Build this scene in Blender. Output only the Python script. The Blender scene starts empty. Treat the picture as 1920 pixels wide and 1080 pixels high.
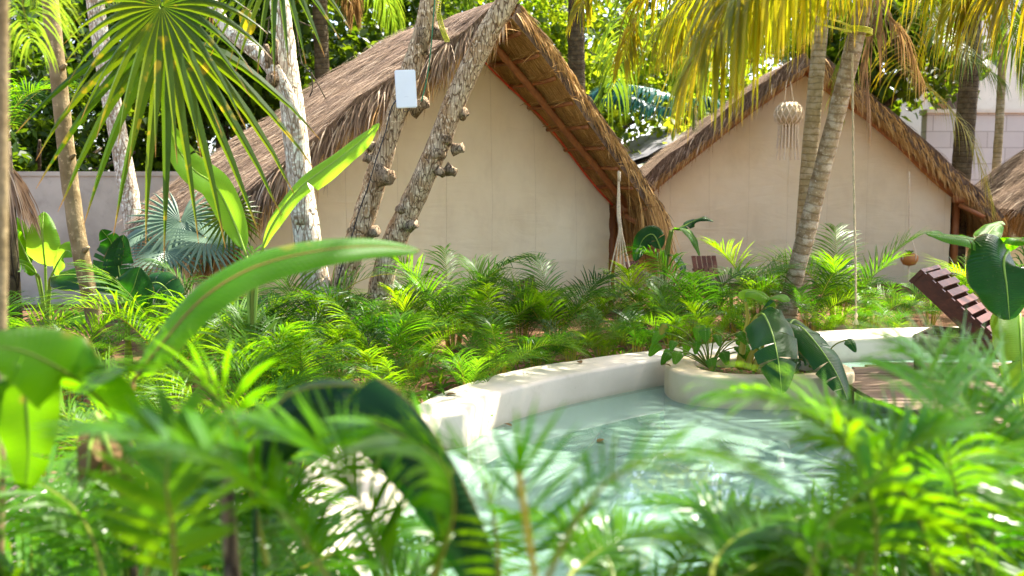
import bpy, math, random
from mathutils import Vector, Matrix, noise
V = Vector; pi = math.pi; R = math.radians
SC = bpy.context.scene; COL = SC.collection

# ------------------------------------------------------------------ camera, sky, sun, exposure
CAMH = 1.6; F = 1866.67; PITCH = math.atan(190 / F)
cd = bpy.data.cameras.new("camera"); cam = bpy.data.objects.new("camera", cd); COL.objects.link(cam)
cam.location = (0, 0, CAMH); cam.rotation_euler = (pi / 2 - PITCH, 0, 0)
cd.lens = 35; cd.sensor_width = 36; cd.clip_end = 500; cd.clip_start = 0.05
cd.dof.use_dof = True; cd.dof.focus_distance = 8.6; cd.dof.aperture_fstop = 1.8
SC.camera = cam
SUN_EL, SUN_AZ = R(57), R(38)            # azimuth measured from +X towards +Y: behind the huts, from the right
sv = V((math.cos(SUN_EL) * math.cos(SUN_AZ), math.cos(SUN_EL) * math.sin(SUN_AZ), math.sin(SUN_EL)))
w = bpy.data.worlds.new("World"); SC.world = w; w.use_nodes = True
wn = w.node_tree.nodes; sky = wn.new('ShaderNodeTexSky'); sky.sky_type = 'NISHITA'; sky.sun_disc = False
sky.sun_elevation = SUN_EL; sky.sun_rotation = pi / 2 - SUN_AZ; sky.dust_density = 3.0; sky.air_density = .6; sky.ozone_density = .4
w.node_tree.links.new(sky.outputs[0], wn['Background'].inputs[0]); wn['Background'].inputs[1].default_value = 0.145
sl = bpy.data.lights.new("sun", 'SUN'); sl.energy = 4.0; sl.angle = R(0.55); sl.color = (1, .93, .82)
so = bpy.data.objects.new("sun", sl); COL.objects.link(so); so.rotation_euler = (-sv).to_track_quat('-Z', 'Y').to_euler()
SC.view_settings.view_transform = 'Standard'; SC.view_settings.look = 'None'
SC.view_settings.gamma = 1; SC.view_settings.exposure = 2.5
cy = SC.cycles; cy.max_bounces = 7; cy.diffuse_bounces = 4; cy.glossy_bounces = 3; cy.transmission_bounces = 4
cy.transparent_max_bounces = 12; cy.sample_clamp_indirect = 6; cy.sample_clamp_direct = 12
cy.use_denoising = True; cy.caustics_reflective = False; cy.caustics_refractive = False

# ------------------------------------------------------------------ measuring helpers (photo pixels at 1920x1080 -> metres)
cp, sp = math.cos(PITCH), math.sin(PITCH)
def ray(px, py):
    sx = (px - 960) / F; sy = (540 - py) / F
    return V((sx, cp + sy * sp, -sp + sy * cp))
def W(px, py, Y):
    d = ray(px, py); return V((0, 0, CAMH)) + d * (Y / d.y)
def G(px, py, z=0.0):
    d = ray(px, py); return V((0, 0, CAMH)) + d * ((z - CAMH) / d.z)
def Ws(l): return [W(*p) for p in l]

def catmull(pts, n):
    pts = [V(p) for p in pts]; out = []; m = len(pts) - 1
    for i in range(n + 1):
        t = i / n * m; k = min(int(t), m - 1); f = t - k
        p1, p2 = pts[k], pts[k + 1]
        p0 = pts[k - 1] if k > 0 else p1 * 2 - p2
        p3 = pts[k + 2] if k + 2 <= m else p2 * 2 - p1
        out.append(0.5 * ((2 * p1) + (p2 - p0) * f + (2 * p0 - 5 * p1 + 4 * p2 - p3) * f * f + (3 * p1 - p0 - 3 * p2 + p3) * f ** 3))
    return out

# ------------------------------------------------------------------ mesh builder
class MB:
    def __init__(s): s.v = []; s.f = []; s.a = []; s.m = []
    def add(s, vs, fs, at, mi=0):
        b = len(s.v); s.v += [tuple(v) for v in vs]
        s.a += at if isinstance(at, list) else [at] * len(vs)
        for f in fs: s.f.append(tuple(i + b for i in f)); s.m.append(mi)
    def grid(s, rows, at, mi=0, close=False):
        n = len(rows[0]); vs = [p for r in rows for p in r]; fs = []
        for i in range(len(rows) - 1):
            for j in range(n if close else n - 1):
                k = (j + 1) % n
                fs.append((i * n + j, i * n + k, (i + 1) * n + k, (i + 1) * n + j))
        s.add(vs, fs, at, mi)
    def box(s, c, d, mi=0, rot=None, at=(0, 0, .5)):
        vs = []
        for x in (-.5, .5):
            for y in (-.5, .5):
                for z in (-.5, .5):
                    p = V((x * d[0], y * d[1], z * d[2]))
                    if rot: p = rot @ p
                    vs.append(p + V(c))
        s.add(vs, [(0, 1, 3, 2), (4, 6, 7, 5), (0, 4, 5, 1), (2, 3, 7, 6), (0, 2, 6, 4), (1, 5, 7, 3)], at, mi)
    def tube(s, pts, rad, n=8, mi=0, rough=0, seed=0, ring=0, cap=True, z=.5):
        pts = [V(p) for p in pts]; N = len(pts)
        if not isinstance(rad, (list, tuple)): rad = [rad] * N
        rows = []; at = []; x = None; L = 0
        for i, p in enumerate(pts):
            t = (pts[min(i + 1, N - 1)] - pts[max(i - 1, 0)]).normalized()
            if x is None: x = t.orthogonal().normalized()
            x = (x - t * x.dot(t)).normalized(); y = t.cross(x)
            if i: L += (p - pts[i - 1]).length
            row = []
            for j in range(n):
                a = 2 * pi * j / n; d = x * math.cos(a) + y * math.sin(a); r = rad[i]
                if rough: r *= 1 + rough * noise.noise((p + d * r * 2.5) * 9 + V((seed, 0, 0))) + rough * .8 * noise.noise((p + d * r) * 3 + V((seed, 7, 0)))
                if ring: r *= 1 + ring * (.5 + .5 * math.sin(L * 70 + noise.noise(p * 3) * 2)) ** 3
                row.append(p + d * r); at.append((j / n, L, z))
            rows.append(row)
        s.grid(rows, at, mi, True)
        if cap:
            b = len(s.v); k = N * n
            s.f.append(tuple(b - k + j for j in range(n))[::-1]); s.m.append(mi)
            s.f.append(tuple(b - n + j for j in range(n))); s.m.append(mi)
    def mesh(s, name, mats, smooth=False):
        me = bpy.data.meshes.new(name); me.from_pydata(s.v, [], s.f)
        for m in mats: me.materials.append(m)
        me.polygons.foreach_set('material_index', s.m)
        at = me.attributes.new('lc', 'FLOAT_VECTOR', 'POINT')
        at.data.foreach_set('vector', [c for a in s.a for c in a])
        me.polygons.foreach_set('use_smooth', [smooth] * len(s.f)); me.update()
        return me
    def build(s, name, mats, parent=None, smooth=False):
        return inst(name, s.mesh(name, mats if isinstance(mats, list) else [mats], smooth), parent)

def inst(name, me, parent=None, loc=(0, 0, 0), rz=0, sc=1.0):
    o = bpy.data.objects.new(name, me); COL.objects.link(o); o.parent = parent
    o.location = loc; o.rotation_euler = (0, 0, rz); o.scale = (sc,) * 3 if isinstance(sc, (int, float)) else sc
    return o
def tag(o, label, cat, group=None):
    o['label'] = label; o['category'] = cat
    if group: o['group'] = group
    return o
def thing(name, loc, label, cat, group=None):
    return tag(inst(name, None, None, loc), label, cat, group)
def kind(o, k): o['kind'] = k; return o
def local(mb, org):                     # shift a builder's world coordinates to a thing's own origin
    org = V(org); mb.v = [tuple(V(v) - org) for v in mb.v]; return mb

# ------------------------------------------------------------------ materials
class NT:
    def __init__(s, name):
        s.m = bpy.data.materials.new(name); s.m.use_nodes = True; s.t = s.m.node_tree
        s.b = s.t.nodes['Principled BSDF']; s.out = s.t.nodes['Material Output']
    def n(s, ty, **k):
        nd = s.t.nodes.new(ty)
        for a, v in k.items(): setattr(nd, a, v)
        return nd
    def l(s, a, b): s.t.links.new(a, b)
    def val(s, sock, v):
        if hasattr(v, 'node'): s.l(v, sock)
        else: sock.default_value = v
    def lc(s):
        a = s.n('ShaderNodeAttribute', attribute_name='lc'); x = s.n('ShaderNodeSeparateXYZ'); s.l(a.outputs['Vector'], x.inputs[0]); return x.outputs
    def noise(s, scale, detail=4, vec=None, rough=.55, dist=0):
        nd = s.n('ShaderNodeTexNoise'); nd.inputs['Scale'].default_value = scale; nd.inputs['Detail'].default_value = detail
        nd.inputs['Roughness'].default_value = rough; nd.inputs['Distortion'].default_value = dist
        s.l(vec if vec else s.pos(), nd.inputs['Vector']); return nd.outputs['Fac']
    def pos(s):
        if not hasattr(s, '_p'): s._p = s.n('ShaderNodeNewGeometry').outputs['Position']
        return s._p
    def scalev(s, v, vec=None):
        m = s.n('ShaderNodeVectorMath', operation='MULTIPLY'); s.l(vec if vec else s.pos(), m.inputs[0]); m.inputs[1].default_value = v; return m.outputs[0]
    def mix(s, f, a, b, mode='MIX'):
        m = s.n('ShaderNodeMix', data_type='RGBA', blend_type=mode)
        s.val(m.inputs[0], f)
        for k, c in ((6, a), (7, b)):
            if hasattr(c, 'node'): s.l(c, m.inputs[k])
            else: m.inputs[k].default_value = (*c, 1)
        return m.outputs[2]
    def math(s, op, a, b=0.0, clamp=False):
        m = s.n('ShaderNodeMath', operation=op); m.use_clamp = clamp; s.val(m.inputs[0], a); s.val(m.inputs[1], b); return m.outputs[0]
    def ramp(s, f, lo, hi):
        m = s.n('ShaderNodeMapRange'); s.val(m.inputs[0], f); m.inputs[1].default_value = lo; m.inputs[2].default_value = hi; return m.outputs[0]
    def bump(s, h, strength=.3, dist=.02):
        b = s.n('ShaderNodeBump'); b.inputs['Strength'].default_value = strength; b.inputs['Distance'].default_value = dist; s.l(h, b.inputs['Height'])
        s.l(b.outputs[0], s.b.inputs['Normal']); return b.outputs[0]
    def col(s, c):
        if hasattr(c, 'node'): s.l(c, s.b.inputs['Base Color'])
        else: s.b.inputs['Base Color'].default_value = (*c, 1)
    def rough(s, r, spec=.5): s.val(s.b.inputs['Roughness'], r); s.b.inputs['Specular IOR Level'].default_value = spec
    def rnd(s): return s.n('ShaderNodeObjectInfo').outputs['Random']

def leaf_mat(name, c1, c2, t1, t2, rough=.38, tip=None, tipat=.9, fac=.45, vein=0, spec=.2, blotch=None):
    s = NT(name); lc = s.lc(); k = s.math('ADD', s.math('MULTIPLY', lc[2], .65), s.math('MULTIPLY', s.rnd(), .35))
    b = s.mix(k, c1, c2); t = s.mix(k, t1, t2)
    if tip:
        e = s.ramp(s.math('ADD', lc[1], s.math('MULTIPLY', s.noise(8), .12)), tipat, tipat + .1)
        b = s.mix(e, b, tip); t = s.mix(e, t, [min(1, c * 1.5) for c in tip])
    if blotch:
        e = s.ramp(s.noise(7, 3), .62, .7); e = s.math('MULTIPLY', e, .8); b = s.mix(e, b, blotch); t = s.mix(e, t, [min(1, c * 1.6) for c in blotch])
    if vein:
        ax = s.math('ABSOLUTE', lc[0])
        ph = s.math('ADD', s.math('MULTIPLY', lc[1], vein), s.math('MULTIPLY', ax, -3.5))
        wv = s.math('SINE', ph); f = s.ramp(wv, .2, 1)
        b = s.mix(s.math('MULTIPLY', f, .35), b, s.mix(.5, b, c2)); t = s.mix(s.math('MULTIPLY', f, .5), t, t2)
        n = s.noise(3, 3); b = s.mix(s.math('MULTIPLY', n, .4), b, c2); ed = s.ramp(s.math('ADD', ax, s.math('MULTIPLY', s.noise(14, 4), .22)), 1.06, 1.12); b = s.mix(s.math('MULTIPLY', ed, .8), b, (.22, .13, .04)); dust = s.ramp(s.noise(55, 2), .68, .74); b = s.mix(s.math('MULTIPLY', dust, .45), b, (.2, .18, .08))
        nrm = s.bump(s.math('ADD', wv, s.math('MULTIPLY', s.noise(9, 3), 3.0)), .3, .003)
    s.col(b); s.rough(rough, spec)
    tr = s.n('ShaderNodeBsdfTranslucent'); s.l(t, tr.inputs[0])
    mx = s.n('ShaderNodeMixShader'); mx.inputs[0].default_value = fac
    s.l(s.b.outputs[0], mx.inputs[1]); s.l(tr.outputs[0], mx.inputs[2]); s.l(mx.outputs[0], s.out.inputs[0])
    return s.m

M = {}
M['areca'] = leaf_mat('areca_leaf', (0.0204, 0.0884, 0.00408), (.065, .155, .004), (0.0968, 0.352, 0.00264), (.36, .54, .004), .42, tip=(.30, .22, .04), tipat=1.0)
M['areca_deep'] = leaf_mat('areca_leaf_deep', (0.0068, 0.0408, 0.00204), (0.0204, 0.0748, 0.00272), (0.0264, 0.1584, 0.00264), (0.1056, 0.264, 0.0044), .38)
M['areca_near'] = leaf_mat('areca_leaf_near', (0.0187, 0.0935, 0.00085), (0.0595, 0.153, 0.0017), (0.08096, 0.3643, 0.001012), (0.2614, 0.455, 0.001936), .27, tip=(.25, .2, .04), tipat=1.02)
M['coco'] = leaf_mat('coconut_leaf', (0.0612, 0.1088, 0.00272), (0.1496, 0.136, 0.00408), (0.2992, 0.44, 0.00528), (0.748, 0.4576, 0.0088), .42, tip=(.38, .2, .04), tipat=.97, fac=.55)
M['coco_green'] = leaf_mat('coconut_leaf_green', (0.0272, 0.0748, 0.0102), (0.0612, 0.1156, 0.0102), (0.1408, 0.2992, 0.0176), (0.3344, 0.396, 0.0176), .4, tip=(.25, .16, .04), tipat=1.0)
M['coco_blue'] = leaf_mat('coconut_leaf_teal', (.01, .07, .06), (.02, .10, .09), (.02, .12, .09), (.03, .16, .10), .35, fac=.25)
M['dry'] = leaf_mat('dry_frond', (.15, .085, .035), (.28, .17, .075), (.26, .14, .05), (.42, .26, .09), .7, fac=.35)
M['fan'] = leaf_mat('fan_leaf', (0.01224, 0.0408, 0.00136), (0.034, 0.0748, 0.00204), (0.0616, 0.176, 0.00176), (0.352, 0.4048, 0.00352), .42, tip=(.26, .13, .03), tipat=.93, fac=.4, blotch=(.30, .22, .01))
M['fan_silver'] = leaf_mat('fan_leaf_silver', (.09, .15, .10), (.14, .21, .14), (.10, .22, .1), (.14, .28, .1), .4, fac=.25)
M['banana'] = leaf_mat('banana_leaf', (0.01768, 0.0952, 0.00068), (0.0476, 0.1428, 0.00136), (0.088, 0.396, 0.00088), (0.264, 0.5104, 0.00264), .46, vein=620, fac=.5, blotch=(.30, .20, .03))
M['banana_bright'] = leaf_mat('banana_leaf_bright', (0.0612, 0.1836, 0.0102), (0.0952, 0.2312, 0.0136), (0.264, 0.5984, 0.0176), (0.4224, 0.6512, 0.0352), .35, vein=620, fac=.55)
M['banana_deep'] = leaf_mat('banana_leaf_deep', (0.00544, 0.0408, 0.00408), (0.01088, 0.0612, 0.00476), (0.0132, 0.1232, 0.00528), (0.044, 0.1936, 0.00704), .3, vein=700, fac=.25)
M['banana_shade'] = leaf_mat('banana_leaf_shaded', (.003, .026, .003), (.007, .045, .004), (.006, .06, .003), (.015, .1, .004), .35, vein=700, fac=.2)  # darkened banana leaf copy: shade on the arching leaf put into its colour
M['banana_dead'] = leaf_mat('banana_leaf_dead', (0.1088, 0.0612, 0.0238), (0.1904, 0.1156, 0.0476), (0.264, 0.132, 0.0352), (0.308, 0.176, 0.0528), .75, vein=400, fac=.3)
M['bg1'] = leaf_mat('tree_leaf_dark', (0.00816, 0.0272, 0.00272), (0.0272, 0.0612, 0.0034), (0.0352, 0.1232, 0.00352), (0.264, 0.3696, 0.00704), .4, fac=.4)
M['bg2'] = leaf_mat('tree_leaf_light', (0.034, 0.0816, 0.0034), (0.068, 0.1224, 0.00544), (0.176, 0.3696, 0.00704), (0.4224, 0.484, 0.0132), .4, fac=.5)
M['stem'] = leaf_mat('green_stem', (0.102, 0.1768, 0.0204), (0.204, 0.204, 0.0272), (0.176, 0.352, 0.0176), (0.352, 0.352, 0.0264), .4, fac=.15)
M['stem_yellow'] = leaf_mat('yellow_stem', (.35, .30, .03), (.45, .33, .05), (.4, .4, .02), (.4, .4, .03), .4, fac=.15)
M['midrib'] = leaf_mat('midrib', (.22, .36, .05), (.3, .42, .08), (.3, .5, .05), (.4, .5, .05), .35, fac=.2)
M['midrib_red'] = leaf_mat('midrib_red', (.28, .13, .04), (.3, .17, .05), (.3, .2, .05), (.4, .3, .05), .35, fac=.15)

def simple(name, c, rough=.6, spec=.4, var=.15, scale=12, bump=0):
    s = NT(name); n = s.noise(scale); s.col(s.mix(s.ramp(n, .3, .7), [x * (1 - var) for x in c], [min(1, x * (1 + var)) for x in c])); s.rough(rough, spec)
    if bump: s.bump(s.noise(scale * 4), bump, .01)
    return s.m
M['white_box'] = simple('white_plastic', (.78, .8, .82), .35, .5, .02)
M['grey_mark'] = simple('grey_mark', (.5, .52, .54), .5, .4, .02)
M['black'] = simple('black_cable', (.01, .01, .012), .5)
M['green_cord'] = simple('green_cord', (.02, .16, .07), .5)
M['red_rope'] = simple('red_rope', (.62, .07, .02), .6)
M['yellow_rope'] = simple('yellow_rope', (.5, .48, .04), .7, .3, .3, 60)
M['rope'] = simple('natural_rope', (.50, .40, .24), .85, .2, .25, 60, .5)
M['cotton'] = simple('cotton_cord', (.66, .55, .38), .85, .2, .15, 60, .4)
M['redwood'] = None

def wood(name, a, b, rough=.5, stretch=(30, 30, 3), spec=.4):
    s = NT(name); v = s.scalev(stretch); n = s.noise(1, 6, v, .6, .6); n2 = s.noise(3, 3)
    s.col(s.mix(s.ramp(s.math('ADD', s.math('MULTIPLY', n, .7), s.math('MULTIPLY', n2, .3)), .3, .7), a, b)); s.rough(rough, spec); s.bump(n, .25, .006); return s.m
M['redwood'] = wood('red_hardwood', (.038, .009, .003), (.11, .027, .008), .45, (4, 30, 30), .25)
M['pole'] = wood('roof_pole', (.16, .05, .015), (.38, .14, .035), .55, (14, 14, 5))
M['pole_orange'] = wood('orange_pole', (.30, .12, .03), (.5, .22, .05), .5, (14, 14, 5))
M['deckwood'] = wood('deck_boards', (.06, .035, .02), (.17, .11, .068), .65, (1.6, 26, 10), .2)

def bark(name, dark, mid, light, scale=1.0, lich=.5, groove=True):
    s = NT(name); v = s.scalev((1, 1, .17))
    vo = s.n('ShaderNodeTexVoronoi', feature='DISTANCE_TO_EDGE'); vo.inputs['Scale'].default_value = 26 * scale
    nv = s.n('ShaderNodeTexNoise'); nv.inputs['Scale'].default_value = 14; s.l(v, nv.inputs['Vector'])
    mv = s.n('ShaderNodeVectorMath', operation='MULTIPLY_ADD'); s.l(nv.outputs['Color'], mv.inputs[0]); mv.inputs[1].default_value = (.035, .035, .012); s.l(v, mv.inputs[2])
    s.l(mv.outputs[0], vo.inputs['Vector']); crack = s.ramp(vo.outputs['Distance'], .0, .09)
    base = s.mix(s.ramp(s.noise(6, 5), .35, .65), mid, light)
    pale = s.ramp(s.noise(30, 4), .62 - lich * .16, .70 - lich * .12)
    base = s.mix(pale, base, [min(.8, x * 1.45) for x in light])
    base = s.mix(s.math('MULTIPLY', s.ramp(s.noise(4, 3), .5, .75), .55), base, mid)
    c = s.mix(crack, dark, base) if groove else base
    s.col(c); s.rough(.85, .2); s.bump(s.math('ADD', s.math('MULTIPLY', crack, .8 if groove else .1), s.math('MULTIPLY', s.noise(40, 4), .5)), .8, .014); return s.m
M['bark_grey'] = bark('bark_pale_cracked', (.09, .045, .018), (.34, .205, .095), (.52, .41, .27), 1.3, .55)
M['bark_white'] = bark('bark_white', (.22, .15, .08), (.38, .29, .19), (.62, .55, .43), .9, .8)
M['bark_smooth'] = bark('bark_smooth_brown', (.085, .055, .02), (.13, .09, .035), (.24, .18, .09), .8, .2, False)
M['bark_dark'] = bark('bark_dark', (.02, .015, .01), (.06, .045, .025), (.12, .09, .05), .6, .2)
def palmbark(name, a, b, c):
    s = NT(name); lc = s.lc(); d = s.math('ADD', s.math('MULTIPLY', lc[1], 70.0), s.math('MULTIPLY', s.noise(5, 3), 5)); rg = s.ramp(s.math('SINE', d), .55, 1)
    base = s.mix(s.ramp(s.noise(9, 5), .35, .65), a, b); sp_ = s.ramp(s.noise(60, 2), .66, .7); base = s.mix(sp_, base, c)
    base = s.mix(s.math('MULTIPLY', s.ramp(s.noise(7, 5, None, .7), .48, .62), .6), base, c)
    s.col(s.mix(s.math('MULTIPLY', rg, .4), base, [x * .6 for x in a])); s.rough(.8, .2); s.bump(s.math('ADD', s.math('MULTIPLY', rg, -1.0), s.noise(50, 4)), .7, .012); return s.m
M['palm_bark'] = palmbark('coconut_bark', (.20, .13, .065), (.33, .24, .14), (.58, .50, .38))
M['palm_bark_green'] = palmbark('coconut_bark_tan', (.22, .17, .07), (.34, .27, .13), (.45, .38, .24))
M['palm_bark_dark'] = palmbark('coconut_bark_dark', (.05, .035, .015), (.10, .07, .03), (.16, .12, .06))

def straw_mat(name, a, b, c):
    s = NT(name); lc = s.lc(); n = s.noise(2.5, 3)
    k = s.math('ADD', s.math('MULTIPLY', lc[2], .7), s.math('MULTIPLY', n, .5))
    cc = s.mix(s.ramp(k, .2, .75), a, b); cc = s.mix(s.ramp(k, .75, 1.1), cc, c); s.col(cc); s.rough(.75, .25)
    tr = s.n('ShaderNodeBsdfTranslucent'); s.l(cc, tr.inputs[0]); mx = s.n('ShaderNodeMixShader'); mx.inputs[0].default_value = .2
    s.l(s.b.outputs[0], mx.inputs[1]); s.l(tr.outputs[0], mx.inputs[2]); s.l(mx.outputs[0], s.out.inputs[0]); return s.m
M['straw_grey'] = straw_mat('thatch_weathered', (.09, .055, .032), (.34, .235, .15), (.80, .66, .48))
M['straw_gold'] = straw_mat('thatch_golden', (.20, .10, .03), (.55, .32, .10), (.80, .55, .24))
def thatch_base(name, a, b):
    s = NT(name); n = s.noise(1, 5, s.scalev((40, 40, 14))); n2 = s.noise(2, 3)
    s.col(s.mix(s.ramp(s.math('ADD', s.math('MULTIPLY', n, .7), s.math('MULTIPLY', n2, .3)), .32, .66), a, b)); s.rough(.9, .1); s.bump(n, .8, .02); return s.m
M['thatch_base'] = thatch_base('thatch_mass', (.04, .024, .015), (.22, .15, .10))
M['thatch_under'] = thatch_base('thatch_underside', (.26, .14, .045), (.62, .38, .13))

def canvas_mat():
    s = NT('tent_canvas'); lc = s.lc()
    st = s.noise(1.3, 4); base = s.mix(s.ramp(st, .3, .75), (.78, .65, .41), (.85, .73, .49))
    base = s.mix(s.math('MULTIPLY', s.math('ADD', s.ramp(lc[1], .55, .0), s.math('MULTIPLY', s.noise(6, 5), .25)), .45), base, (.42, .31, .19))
    tri = s.math('PINGPONG', s.math('ADD', lc[0], .21), .32); seam = s.ramp(tri, .006, .001)
    base = s.mix(s.math('MULTIPLY', seam, .22), base, (.40, .30, .18))
    s.col(base); s.rough(.9, .15)
    wr = s.noise(1, 3, s.scalev((1.0, 1.0, 3.2)), .5, 1.6); tan = s.ramp(s.noise(2.3, 6, s.scalev((1, 1, .5)), .7), .5, .8); s.col(s.mix(s.math('MULTIPLY', tan, .35), base, (.50, .38, .22))); fine = s.noise(300, 1)
    hseam = s.ramp(s.math('PINGPONG', s.math('ADD', lc[1], .1), .55), .01, .0)
    s.bump(s.math('ADD', s.math('ADD', wr, s.math('MULTIPLY', fine, .03)), s.math('MULTIPLY', seam, .25)), .6, .03)
    tr = s.n('ShaderNodeBsdfTranslucent'); s.l(base, tr.inputs[0]); mx = s.n('ShaderNodeMixShader'); mx.inputs[0].default_value = .12
    s.l(s.b.outputs[0], mx.inputs[1]); s.l(tr.outputs[0], mx.inputs[2]); s.l(mx.outputs[0], s.out.inputs[0]); return s.m
M['canvas'] = canvas_mat()

def plaster(name, a, b, stain, rough=.5, wl=False):
    s = NT(name); n = s.noise(1.6, 5); c = s.mix(s.ramp(n, .35, .7), a, b); st = s.ramp(s.noise(3.5, 6, None, .7), .55, .75)
    c = s.mix(s.math('MULTIPLY', st, .45), c, stain); dk_ = s.ramp(s.noise(38, 3, None, .7), .66, .74); c = s.mix(s.math('MULTIPLY', dk_, .5), c, [x * .6 for x in stain])
    if wl:
        sz = s.n('ShaderNodeSeparateXYZ'); s.l(s.pos(), sz.inputs[0]); e = s.ramp(s.math('ADD', sz.outputs[2], s.math('MULTIPLY', s.noise(9, 5), .06)), -.01, -.07)
        c = s.mix(s.math('MULTIPLY', e, .55), c, (.26, .24, .13))
    s.col(c); s.rough(rough, .35); s.bump(s.noise(60, 4), .2, .004); return s.m
M['rim'] = plaster('pool_plaster', (.46, .40, .30), (.56, .50, .40), (.28, .22, .15), wl=True)
M['planter'] = plaster('planter_plaster', (.38, .30, .16), (.48, .40, .25), (.24, .17, .07), wl=True)
M['basin'] = plaster('pool_basin_plaster', (.42, .52, .42), (.50, .60, .50), (.34, .44, .34))
M['concrete'] = plaster('garden_wall_concrete', (.33, .285, .21), (.50, .44, .34), (.20, .17, .14), .85)
def blockwall():
    s = NT('white_block_wall'); br = s.n('ShaderNodeTexBrick'); br.inputs['Scale'].default_value = 1.0
    br.inputs['Brick Width'].default_value = .8; br.inputs['Row Height'].default_value = .35; br.inputs['Mortar Size'].default_value = .012
    br.inputs['Color1'].default_value = (.62, .56, .48, 1); br.inputs['Color2'].default_value = (.7, .65, .57, 1); br.inputs['Mortar'].default_value = (.45, .39, .32, 1)
    sw = s.n('ShaderNodeSeparateXYZ'); s.l(s.pos(), sw.inputs[0]); cb = s.n('ShaderNodeCombineXYZ'); s.l(sw.outputs[0], cb.inputs[0]); s.l(sw.outputs[2], cb.inputs[1]); s.l(cb.outputs[0], br.inputs['Vector'])
    s.col(s.mix(s.math('MULTIPLY', s.noise(5, 4), .3), br.outputs[0], (.4, .35, .3))); s.rough(.85, .2); return s.m
M['blocks'] = blockwall()
M['cream'] = plaster('cream_render', (.70, .62, .48), (.78, .70, .56), (.4, .32, .2), .8)
M['roofmetal'] = plaster('old_grey_roofing', (.08, .08, .09), (.2, .2, .21), (.03, .03, .03), .7)
def ground_mat():
    s = NT('soil'); n = s.noise(3, 6); c = s.mix(s.ramp(n, .35, .7), (.07, .035, .018), (.21, .11, .06))
    sw = s.n('ShaderNodeSeparateXYZ'); s.l(s.pos(), sw.inputs[0])
    vo = s.n('ShaderNodeTexVoronoi'); vo.inputs['Scale'].default_value = 34; s.l(s.pos(), vo.inputs['Vector'])
    gr = s.mix(vo.outputs['Color'], (.14, .12, .09), (.34, .30, .25)); m = s.ramp(s.math('ADD', sw.outputs[0], s.math('MULTIPLY', s.noise(1.5, 3), 1.2)), -.7, -1.0)
    m2 = s.ramp(sw.outputs[1], 5.6, 4.9); c = s.mix(s.math('MULTIPLY', m, m2), c, gr)
    s.col(c); s.rough(.95, .1); s.bump(s.math('ADD', s.noise(25, 5), s.math('MULTIPLY', vo.outputs['Distance'], -.7)), .8, .03); return s.m
M['ground'] = ground_mat()
def water_mat():
    s = NT('pool_water'); s.t.nodes.remove(s.b)
    v = s.scalev((1.0, 2.0, 1)); nz = s.n('ShaderNodeTexNoise'); nz.inputs['Scale'].default_value = 2.2; nz.inputs['Detail'].default_value = 2; s.l(v, nz.inputs['Vector'])
    b = s.n('ShaderNodeBump'); b.inputs['Strength'].default_value = .03; b.inputs['Distance'].default_value = .006; s.l(nz.outputs['Fac'], b.inputs['Height'])
    fr = s.n('ShaderNodeFresnel'); fr.inputs[0].default_value = 1.36; s.l(b.outputs[0], fr.inputs['Normal'])
    gl = s.n('ShaderNodeBsdfGlossy'); gl.inputs['Roughness'].default_value = .02; s.l(b.outputs[0], gl.inputs['Normal'])
    tr = s.n('ShaderNodeBsdfTransparent'); tr.inputs[0].default_value = (.74, .91, .82, 1)
    df = s.n('ShaderNodeBsdfDiffuse'); df.inputs[0].default_value = (.31, .49, .38, 1)
    m0 = s.n('ShaderNodeMixShader'); m0.inputs[0].default_value = .42; s.l(tr.outputs[0], m0.inputs[1]); s.l(df.outputs[0], m0.inputs[2])
    m1 = s.n('ShaderNodeMixShader'); s.l(s.math('MULTIPLY', fr.outputs[0], 1.15, True), m1.inputs[0]); s.l(m0.outputs[0], m1.inputs[1]); s.l(gl.outputs[0], m1.inputs[2])
    s.l(m1.outputs[0], s.out.inputs[0]); return s.m
M['water'] = water_mat()

# ------------------------------------------------------------------ pool, ground
RZ, WZ = .15, -.09
def g2(px, py): p = G(px, py, RZ); return (p.x, p.y)
pairs = [(g2(1560, 618), g2(1560, 634)), (g2(1400, 634), g2(1400, 650)), (g2(1290, 648), g2(1262, 668)), (g2(1150, 664), g2(1135, 689)),
         (g2(1000, 686), g2(1040, 708)), (g2(930, 701), g2(962, 728)), (g2(860, 722), g2(915, 745)), (g2(812, 741), g2(878, 766)),
         (g2(806, 744), g2(876, 770)), (g2(752, 772), g2(812, 778)), (g2(690, 802), g2(788, 800)), (g2(620, 838), g2(762, 866)),
         (g2(560, 888), g2(722, 905)), (g2(532, 980), g2(690, 985)), (g2(540, 1080), g2(685, 1080)),
         ((-.68, 3.0), (-.3, 3.1)), ((0, 2.35), (.2, 2.7)), ((2.0, 2.15), (2.0, 2.5)), ((4.6, 2.4), (4.4, 2.75)), ((6.6, 3.6), (6.2, 3.9)),
         ((7.6, 6), (7.2, 6)), ((7.4, 9), (7.0, 8.8)), ((6.0, 10.35), (5.9, 9.95)), (g2(1760, 612), g2(1760, 627))]
def sm(loop):
    cl = [V((*p, 0)) for p in loop]; n = len(cl); out = []
    sharp = {7, 8}
    for i in range(n):
        p0, p1, p2, p3 = cl[i - 1], cl[i], cl[(i + 1) % n], cl[(i + 2) % n]
        if i in sharp: p0 = p1 * 2 - p2
        if (i + 1) % n in sharp: p3 = p2 * 2 - p1
        for k in range(6):
            f = k / 6
            q = 0.5 * ((2 * p1) + (p2 - p0) * f + (2 * p0 - 5 * p1 + 4 * p2 - p3) * f * f + (3 * p1 - p0 - 3 * p2 + p3) * f ** 3)
            out.append((q.x, q.y))
    return out
OUT, INN = sm([p[0] for p in pairs]), sm([p[1] for p in pairs]); NL = len(OUT)
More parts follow.
